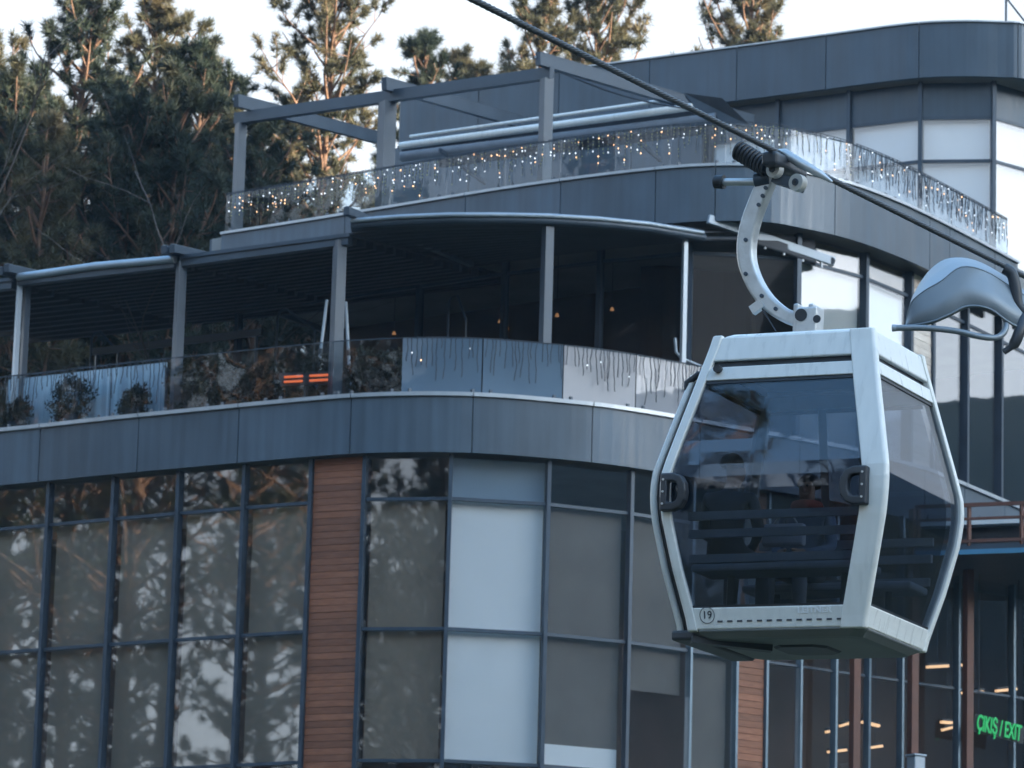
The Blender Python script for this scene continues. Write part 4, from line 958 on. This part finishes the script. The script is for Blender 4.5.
cwl = cw.build('cowl', MT['cowl'], mast)
MB().tube(sm_rows[2], 0.006, 6).build('seam', MT['cowl'], cwl); MB().tube(sm_rows[4], 0.009, 6).build('rolled_edge', MT['cowl'], cwl)
MB().tube(smooth([tuple(C(*p)) for p in ((893, 328, -.3), (925, 328, -.3), (955, 331, -.28), (982, 337, -.25), (998, 337, -.2), (1006, 328, -.15), (1003, 314, -.1), (994, 306, -.1))], 4), 0.026, 10).build('rim_pipe', MT['cowl'], mast)
MB().tube([tuple(C(892, 328, -.3)), tuple(C(896, 328, -.3))], 0.03, 10).build('pipe_cap', MT['steel_light'], mast)
MB().tube(smooth([tuple(C(*p)) for p in ((1004, 268, 0), (1012, 274, 0), (1016, 290, 0), (1018, 306, 0), (1030, 318, 0))], 3), 0.05, 10).build('clamp_arm', MT['dark'], mast)
MB().tube(smooth([tuple(C(*p)) for p in ((1004, 352, -.1), (1014, 344, -.1), (1020, 330, -.1), (1024, 316, 0), (1034, 308, 0))], 3), [0.028]*3+[.05]*10, 10).build('clamp_hook', MT['dark'], mast)
MB().tube([tuple(C(1016, 318, 0)), tuple(C(1018, 328, 0))], 0.05, 10).build('clamp_bolt', MT['steel'], mast)
MB().bar(C(1024, 322, 0), C(1122, 330, 0.1), 0.14, 0.16).build('cross_arm', MT['steel'], mast)
q = C(1120, 300); MB().tube([(q[0], q[1], -1.6), (q[0], q[1], q[2]+1.0)], [0.22, 0.16], 16).build('pole', MT['galv'], mast)

# ------------------------------------------------------------------ passengers on the far bench
def person(label, X, zseat, facing, head_turn, mats, scarf=None, bag=False, lean=0.0):
    """seated figure; local frame of the gondola, facing -y (towards the near end) when facing = -1"""
    J = {}; s = facing
    yb = 0.43 if s < 0 else -0.43
    def j(n, x, y, z, r): J[n] = (Vector((X+x, yb+s*y, z)), r)
    j('pelvis', 0, 0.0, zseat+.12, (.135, .11)); j('waist', lean*.3, -.01, zseat+.27, (.125, .10)); j('chest', lean*.7, .0, zseat+.44, (.155, .115)); j('collar', lean, .015, zseat+.555, (.075, .07))
    j('neck', lean, .025, zseat+.61, (.052, .055)); j('jaw', lean+head_turn*.02, .05, zseat+.675, (.062, .07)); j('skull', lean+head_turn*.01, .025, zseat+.755, (.078, .093)); j('crown', lean, .015, zseat+.825, (.055, .07)); j('nose', lean+head_turn*.05, .135, zseat+.715, (.014, .014))
    for k in (-1, 1):
        t = 'L' if k < 0 else 'R'
        j('sh'+t, lean+k*.175, .01, zseat+.525, (.062, .062)); j('el'+t, lean*.6+k*.225, .06, zseat+.27, (.046, .046)); j('wr'+t, k*.10, .27, zseat+.20, (.03, .03)); j('pa'+t, k*.06, .33, zseat+.19, (.034, .022))
        for q in range(4): j('f%d%s' % (q, t), k*(.075-.022*q), .375, zseat+.185, (.010, .010)); j('g%d%s' % (q, t), k*(.07-.022*q), .40-.004*abs(q-1.5), zseat+.16, (.008, .008))
        j('th'+t, k*.02+.0, .35, zseat+.225, (.010, .010))
        j('hip'+t, k*.09, .03, zseat+.09, (.098, .09)); j('kn'+t, k*.13, .43, zseat+.085, (.068, .068)); j('ca'+t, k*.13, .41, zseat-.14, (.058, .058)); j('an'+t, k*.13, .40, .125, (.042, .042)); j('to'+t, k*.14, .53, .09, (.036, .034))
    E_ = [('pelvis', 'waist'), ('waist', 'chest'), ('chest', 'collar'), ('collar', 'neck'), ('neck', 'jaw'), ('jaw', 'skull'), ('skull', 'crown'), ('skull', 'nose')]
    for t in 'LR':
        E_ += [('chest', 'sh'+t), ('sh'+t, 'el'+t), ('el'+t, 'wr'+t), ('wr'+t, 'pa'+t), ('wr'+t, 'th'+t), ('pelvis', 'hip'+t), ('hip'+t, 'kn'+t), ('kn'+t, 'ca'+t), ('ca'+t, 'an'+t), ('an'+t, 'to'+t)]
        for q in range(4): E_ += [('pa'+t, 'f%d%s' % (q, t)), ('f%d%s' % (q, t), 'g%d%s' % (q, t))]
    names = list(J); idx = {n: i for i, n in enumerate(names)}
    me = bpy.data.meshes.new('skeleton'); me.from_pydata([J[n][0] for n in names], [(idx[a], idx[b]) for a, b in E_], [])
    tmp = bpy.data.objects.new('skeleton', me); COL.objects.link(tmp)
    tmp.modifiers.new('skin', 'SKIN'); ss = tmp.modifiers.new('sub', 'SUBSURF'); ss.levels = 2; ss.render_levels = 2
    for i, n in enumerate(names): me.skin_vertices[0].data[i].radius = J[n][1]; me.skin_vertices[0].data[i].use_root = (n == 'pelvis')
    dg = bpy.context.evaluated_depsgraph_get(); dg.update(); bme = bpy.data.meshes.new_from_object(tmp.evaluated_get(dg)); bpy.data.objects.remove(tmp)
    bme.materials.clear()
    for m in (mats[0], mats[1], MT['skin'], MT['dark']): bme.materials.append(m)
    for p in bme.polygons:
        c = p.center; p.use_smooth = True
        fwd = (c.y-yb)*s
        if c.z > zseat+.60: p.material_index = 2
        elif fwd > .295 and c.z > zseat+.13 and c.z < zseat+.24 and abs(c.x-X) < .14: p.material_index = 2
        elif c.z < .17: p.material_index = 3
        elif c.z < zseat+.145: p.material_index = 1
        else: p.material_index = 0
    bme.transform(GMAT)
    bp_ = wpt((X, yb, zseat))
    t = thing('person', label, 'person', tuple(bp_))
    link('body', bme, None, t)
    def wl_(pts): return [tuple(wpt(p)) for p in pts]
    hx, hy, hz = X+lean, yb+s*.005, zseat+.785
    vs = []; fs = []; nu, nv = 16, 8
    for a in range(nv+1):
        ph = a/nv*math.pi*0.60
        for b in range(nu):
            th = 2*math.pi*b/nu; r_ = math.sin(ph); fr_ = 1 - 0.22*max(0, math.sin(th)*s*-1)*0
            vs.append((hx+.088*r_*math.cos(th), hy+.105*r_*math.sin(th), hz-.01+.083*math.cos(ph)))
    for a in range(nv):
        for b in range(nu): fs.append((a*nu+b, a*nu+(b+1) % nu, (a+1)*nu+(b+1) % nu, (a+1)*nu+b))
    MB().add(wl_(vs), fs, True).build('hair', MT['hair'], t)
    for k in (-1, 1):
        MB().tube(wl_([(hx+k*.03, yb+s*.114, zseat+.745), (hx+k*.03, yb+s*.121, zseat+.745)]), 0.010, 8).build('eye', MT['dark'], t)
    if scarf: MB().tube(wl_([(X+lean+.085*math.cos(a), yb+s*.03+.085*math.sin(a), zseat+.60) for a in np.linspace(0, 2*math.pi, 17)]), 0.042, 8).build('scarf', scarf, t)
    if bag:
        b = thing('handbag', 'pale bag on the lap of the passenger with the rust scarf', 'bag', tuple(wpt((X, yb+s*.33, zseat+.2))))
        c = MB().bar(wpt((X-.17, yb+s*.44, zseat+.31)), wpt((X+.17, yb+s*.44, zseat+.31)), 0.08, 0.17).build('pouch', MT['bag'], b); bevel_mod(c, 0.025)
        MB().tube([wpt((X-.1, yb+s*.44, zseat+.40)), wpt((X-.05, yb+s*.44, zseat+.47)), wpt((X+.05, yb+s*.44, zseat+.47)), wpt((X+.1, yb+s*.44, zseat+.40))], 0.008, 6).build('strap', MT['bag'], b)
    return t
person('passenger in slate blue jacket and rust scarf seated in middle of the gondola', -.22, .48, -1, 0.3, (MT['jacket_blue'], MT['trousers_b']), MT['jacket_red'], True)
person('passenger in charcoal jacket seated at the left of the gondola', -.50, .48, 1, 0.8, (MT['jacket_grey'], MT['trousers']), None, False, 0.02)

# ------------------------------------------------------------------ trees
def unit(a): return a/np.maximum(np.linalg.norm(a, axis=-1, keepdims=True), 1e-9)
def pine(seed, h=20.0, cr=2.2, base=0.34, nb=105, per=52, blades=26, tuft=0.23):
    rng = np.random.default_rng(seed); wood = MB(); pos = []; axs = []
    tp = [(math.sin(i*.9+seed)*.10, math.cos(i*.7+seed)*.10, h*i/12) for i in range(13)]
    wood.tube(tp, [max(0.03, 0.22*(1-i/12.5)**0.8) for i in range(13)], 8)
    for i in range(nb):
        u = base+(1-base)*((i+rng.uniform(0, 1))/nb); t = (u-base)/(1-base)
        prof = (0.55+0.55*t/0.35 if t < 0.35 else 1.1*(1-(t-0.35)/0.65)**0.5)*rng.uniform(0.5, 1.25)
        L = max(0.35, cr*prof); az = i*2.39996+rng.uniform(-.4, .4); el = math.radians(5+48*t+rng.uniform(-12, 14))
        z0 = u*h; k = z0/h*12; a = np.array(tp[int(min(11, k))]); p = np.array([a[0], a[1], z0])
        d = np.array([math.cos(az)*math.cos(el), math.sin(az)*math.cos(el), math.sin(el)]); pts = [p]; n = 5
        for s in range(n):
            d = unit(d+np.array([0, 0, 0.10])+rng.normal(0, .08, 3)); pts.append(pts[-1]+d*L/n)
        wood.tube(pts, [0.045*(1-s/(n+.6))*(0.5+L/cr/2)+0.006 for s in range(n+1)], 4, False)
        m = int(per*(0.35+0.65*L/cr)); pts = np.array(pts)
        ns = max(2, int(m/6))
        for q in range(ns):
            f = rng.uniform(.25, 1.0); k = min(n-1, int(f*n)); b0 = pts[k]+(pts[k+1]-pts[k])*(f*n-k)
            sd = unit(unit(pts[k+1]-pts[k])*0.6+rng.normal(0, .55, 3)+np.array([0, 0, .35])); sl = L*rng.uniform(.14, .34)*(1.25-f*.5)+.12
            e = b0+sd*sl; wood.tube([b0, (b0+e)/2+rng.normal(0, .02, 3), e], [.016, .012, .006], 3, False)
            for w in np.linspace(0.45, 1.0, 6): pos.append(b0+(e-b0)*w+rng.normal(0, .035, 3)); axs.append(unit(sd+rng.normal(0, .25, 3)+np.array([0, 0, .35])))
    pos = np.array(pos); axs = np.array(axs); N = len(pos)
    dirs = unit(axs[:, None, :]*0.75+rng.normal(0, .62, (N, blades, 3))); ln = tuft*rng.uniform(.6, 1.15, (N, blades, 1))
    st = pos[:, None, :]+rng.normal(0, .02, (N, blades, 3)); side = unit(np.cross(dirs, rng.normal(0, 1, (N, blades, 3))))*0.011
    tri = np.stack([st-side, st+side, st+dirs*ln], 2).reshape(-1, 3)
    return wood, tri
def tri_mesh(name, tri, mat):
    n = len(tri)//3; me = bpy.data.meshes.new(name); me.vertices.add(len(tri)); me.vertices.foreach_set('co', tri.astype(np.float32).ravel())
    me.loops.add(len(tri)); me.loops.foreach_set('vertex_index', np.arange(len(tri), dtype=np.int32)); me.polygons.add(n)
    me.polygons.foreach_set('loop_start', np.arange(0, len(tri), 3, dtype=np.int32)); me.polygons.foreach_set('loop_total', np.full(n, 3, dtype=np.int32))
    me.update(); me.validate(); me.materials.append(mat); return me
VAR = []
for seed, kw, mat in ((3, dict(cr=2.9), 'needles'), (11, dict(cr=2.5), 'needles'), (23, dict(cr=3.1), 'needles_sun'), (37, dict(cr=2.6, base=.3), 'needles_sun')):
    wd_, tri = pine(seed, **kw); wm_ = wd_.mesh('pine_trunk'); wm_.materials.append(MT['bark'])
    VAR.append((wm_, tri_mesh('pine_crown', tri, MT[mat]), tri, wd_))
def tree(px, ytop, depth, var, rz, label):
    q = PY(px, ytop, depth); zg = float(ground_h(q[0], q[1]))-0.1; s = (q[2]-zg)/20.3
    t = thing('pine_tree', label, 'tree', (q[0], q[1], zg), 'pine trees behind the building', rz)
    sxy = max(0.85, min(1.2, s)); t.scale = (sxy, sxy, s)
    local_child('trunk', VAR[var][0], None, t); local_child('crown', VAR[var][1], None, t)
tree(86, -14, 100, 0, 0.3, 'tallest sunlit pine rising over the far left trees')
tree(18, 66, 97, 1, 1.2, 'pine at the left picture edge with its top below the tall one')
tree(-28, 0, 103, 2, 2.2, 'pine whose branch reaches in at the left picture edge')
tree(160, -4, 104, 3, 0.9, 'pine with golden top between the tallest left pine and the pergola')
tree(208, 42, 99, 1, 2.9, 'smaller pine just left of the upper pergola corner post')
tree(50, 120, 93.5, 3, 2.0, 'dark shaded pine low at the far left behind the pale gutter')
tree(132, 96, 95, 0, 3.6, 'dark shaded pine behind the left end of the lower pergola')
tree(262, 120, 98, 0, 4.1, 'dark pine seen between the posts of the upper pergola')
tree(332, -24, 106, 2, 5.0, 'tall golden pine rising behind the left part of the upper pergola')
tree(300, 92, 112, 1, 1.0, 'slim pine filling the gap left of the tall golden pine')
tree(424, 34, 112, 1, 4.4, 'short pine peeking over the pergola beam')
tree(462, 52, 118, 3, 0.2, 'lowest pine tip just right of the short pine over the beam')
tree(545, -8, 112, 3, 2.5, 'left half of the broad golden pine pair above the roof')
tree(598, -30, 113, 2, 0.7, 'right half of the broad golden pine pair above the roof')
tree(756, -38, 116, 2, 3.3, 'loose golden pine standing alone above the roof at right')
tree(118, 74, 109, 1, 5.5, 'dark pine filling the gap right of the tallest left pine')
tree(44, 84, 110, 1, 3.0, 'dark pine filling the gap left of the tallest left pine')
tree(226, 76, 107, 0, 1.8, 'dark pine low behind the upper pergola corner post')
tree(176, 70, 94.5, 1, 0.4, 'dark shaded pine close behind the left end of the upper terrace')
for k_, (px_, yt_, dp_) in enumerate(((-90, 20, 100), (-160, 50, 104), (-235, 10, 98), (-310, 40, 106), (-400, 30, 100))):
    tree(px_, yt_, dp_, k_ % 4, k_*1.3, ('first', 'second', 'third', 'fourth', 'fifth')[k_]+' pine along the slope beyond the left picture edge')
# bare tree
def bare(seed):
    rng = np.random.default_rng(seed); m = MB()
    def grow(p, d, L, r, lev):
        n = 4; pts = [p]
        for i in range(n): d = unit(d+rng.normal(0, .13, 3)+np.array([0, 0, .05])); pts.append(pts[-1]+d*L/n)
        m.tube(pts, [r*(1-.45*i/n) for i in range(n+1)], 5 if lev < 2 else 3, False)
        if lev < 5:
            for k in range(3 if lev < 4 else 2):
                f = rng.uniform(.35, 1); j = pts[min(n, int(f*n)+1)]
                grow(j, unit(d+rng.normal(0, .5, 3)), L*rng.uniform(.55, .78), r*.52, lev+1)
    grow(np.zeros(3), np.array([0, 0, 1.0]), 4.2, .075, 0); return m
for px, py, dep, sd, lab in ((196, 118, 94.5, 5, 'bare leafless tree with pale twigs beside the upper pergola corner'), (262, 150, 95.5, 9, 'bare leafless tree behind the lights at the left end of the upper terrace')):
    q = PY(px, py, dep); zg = float(ground_h(q[0], q[1]))-.1; mb = bare(sd); me = mb.mesh('bare_branches'); zmax = max(v_[2] for v_ in mb.v)
    t = thing('bare_tree', lab, 'tree', (q[0], q[1], zg), 'leafless trees'); s = (q[2]-zg)/zmax; t.scale = (s, s, s); local_child('branches', me, MT['bark_grey'], t)
# woodland left of and behind the viewpoint: what the left windows mirror
def woodland():
    rng = np.random.default_rng(5); T = []; Wm = MB(); FAR = 1.0
    spots = [(-100-3.3*i, 50+(i*7) % 5) for i in range(21)] + [(-98-3.1*i, 68+(i*5) % 9) for i in range(23)]
    for i, (az, d) in enumerate(spots):
        a = math.radians(az+rng.uniform(-1.5, 1.5)); d *= FAR; x = -4+d*math.sin(a); y = 77+d*math.cos(a); zg = float(ground_h(x, y))-.1
        _, _, tri, wdm = VAR[i % 4]; s = rng.uniform(1.35, 1.75); c, n_ = math.cos(i*1.7), math.sin(i*1.7); Rm = np.array([[c, -n_, 0], [n_, c, 0], [0, 0, 1]])
        tr_ = tri.reshape(-1, 26, 3, 3); tr_ = tr_[rng.random(len(tr_)) < 0.36].reshape(-1, 3); T.append((tr_*np.array([s, s, s]))@Rm.T+np.array([x, y, zg]))
        Wm.add((np.array(wdm.v)*s)@Rm.T+np.array([x, y, zg]), wdm.f)
    o = link('woodland', tri_mesh('woodland', np.concatenate(T), MT['needles']), None); tag(o, 'pine wood mirrored in the left windows', 'trees'); o['kind'] = 'stuff'
    o2 = Wm.build('woodland_trunks', MT['bark'], o); o2['kind'] = 'stuff'
woodland()

# ------------------------------------------------------------------ terrace planting and added mirrored sky sheet behind the lower glass
SHR = []
def shrub_mesh(seed, w, h, n=1500):
    rng = np.random.default_rng(seed); c = rng.normal(0, 1, (60, 3)); c = unit(c)*rng.uniform(.25, 1, (60, 1))**.5*np.array([w/2, w/2.6, h/2])+np.array([0, 0, h*.52])
    k = rng.integers(0, 60, n); p = c[k]+rng.normal(0, .06, (n, 3)); d = unit(rng.normal(0, 1, (n, 3))+np.array([0, 0, .4])); sd = unit(np.cross(d, rng.normal(0, 1, (n, 3))))
    L = rng.uniform(.05, .10, (n, 1)); W_ = L*.3
    tri = np.stack([p-sd*W_, p+sd*W_, p+d*L], 1).reshape(-1, 3)
    st = MB()
    for i in range(14): q = c[i*4]; st.tube([(0, 0, .05), tuple(q*np.array([.35, .35, .5])), tuple(q)], [.014, .01, .004], 4, False)
    return tri_mesh('shrub_leaves', tri, MT['leaf']), st.mesh('shrub_stems')
for sd_, w_, h_ in ((2, .95, 1.0), (6, .62, .6), (8, .9, 1.02)): SHR.append(shrub_mesh(sd_, w_, h_))
pot = MB().tube([(0, 0, 0), (0, 0, .22), (0, 0, .23)], [.16, .2, .2], 12).mesh('planter'); pot.materials.append(MT['pot'])
for px, kind, lab in ((72, 0, 'bushy dark shrub before the pale sheet at far left of lower terrace'), (18, 1, 'small shrub at the left picture edge behind the lower glass'), (135, 1, 'small low shrub before the pale sheet, right of the bushy one'), (186, 2, 'dark shrub behind the lower glass at the first square pergola post'), (228, 2, 'dark shrub behind the lower glass between the first post and the heater'), (266, 0, 'dark shrub behind the lower glass just left of the heater'), (316, 2, 'dark shrub behind the lower glass close behind the glowing heater'), (366, 2, 'dark shrub behind the lower glass right of the paired poles'), (392, 0, 'dark shrub beside the first pale blue glass panel')):
    q = hit(px, 385, offset(EDGE_L, 0.34 if px < 150 else 0.70 if px < 250 else 0.85)); t = thing('potted_shrub', lab, 'plant', (q[0], q[1], ZT), 'shrubs behind the lower balustrade', px*0.7 if px > 150 else math.radians(-30))
    if px < 150: t.scale = (1.05, 0.3, 1.0)
    local_child('foliage', SHR[kind][0], None, t, (0, 0, .0)); local_child('stems', SHR[kind][1], MT['bark_grey'], t); local_child('planter', pot, None, t)
wa = hit(8, 390, offset(EDGE_L, 0.56)); wb = hit(166, 380, offset(EDGE_L, 0.56))
ws = thing('sky_sheet', 'pale striped sheet added for mirrored sky behind the glass at far left of lower terrace', 'backdrop', (wa[0], wa[1], ZT))
MB().band([(wa[0], wa[1]), (wb[0], wb[1])], 0.02, ZT+0.05, ZT+1.10).build('sheet', MT['backdrop'], ws)
for f_ in (0, .33, .66, 1): u = Vector(wa).lerp(Vector(wb), f_); MB().bar((u.x, u.y+.03, ZT), (u.x, u.y+.03, ZT+1.0), .05, .05).build('upright', MT['steel'], ws)

# ------------------------------------------------------------------ thin bluish air
hz_o = MB().add([(x, y, z) for z in (-8, 160) for x, y in ((-660, -660), (660, -660), (660, 660), (-660, 660))], [(3, 2, 1, 0), (4, 5, 6, 7), (0, 1, 5, 4), (1, 2, 6, 5), (2, 3, 7, 6), (3, 0, 4, 7)]).build('haze', None)
hm = bpy.data.materials.new('haze_air'); hm.use_nodes = True; hn = hm.node_tree.nodes; hn.remove(hn['Principled BSDF'])
pv = hn.new('ShaderNodeVolumePrincipled'); pv.inputs['Color'].default_value = (0.72, 0.86, 1.0, 1); pv.inputs['Density'].default_value = 0.00022; pv.inputs['Anisotropy'].default_value = 0.2
hm.node_tree.links.new(pv.outputs[0], hn['Material Output'].inputs['Volume']); hz_o.data.materials.append(hm); hz_o['kind'] = 'stuff'
tag(hz_o, 'thin bluish air over the whole place', 'haze')
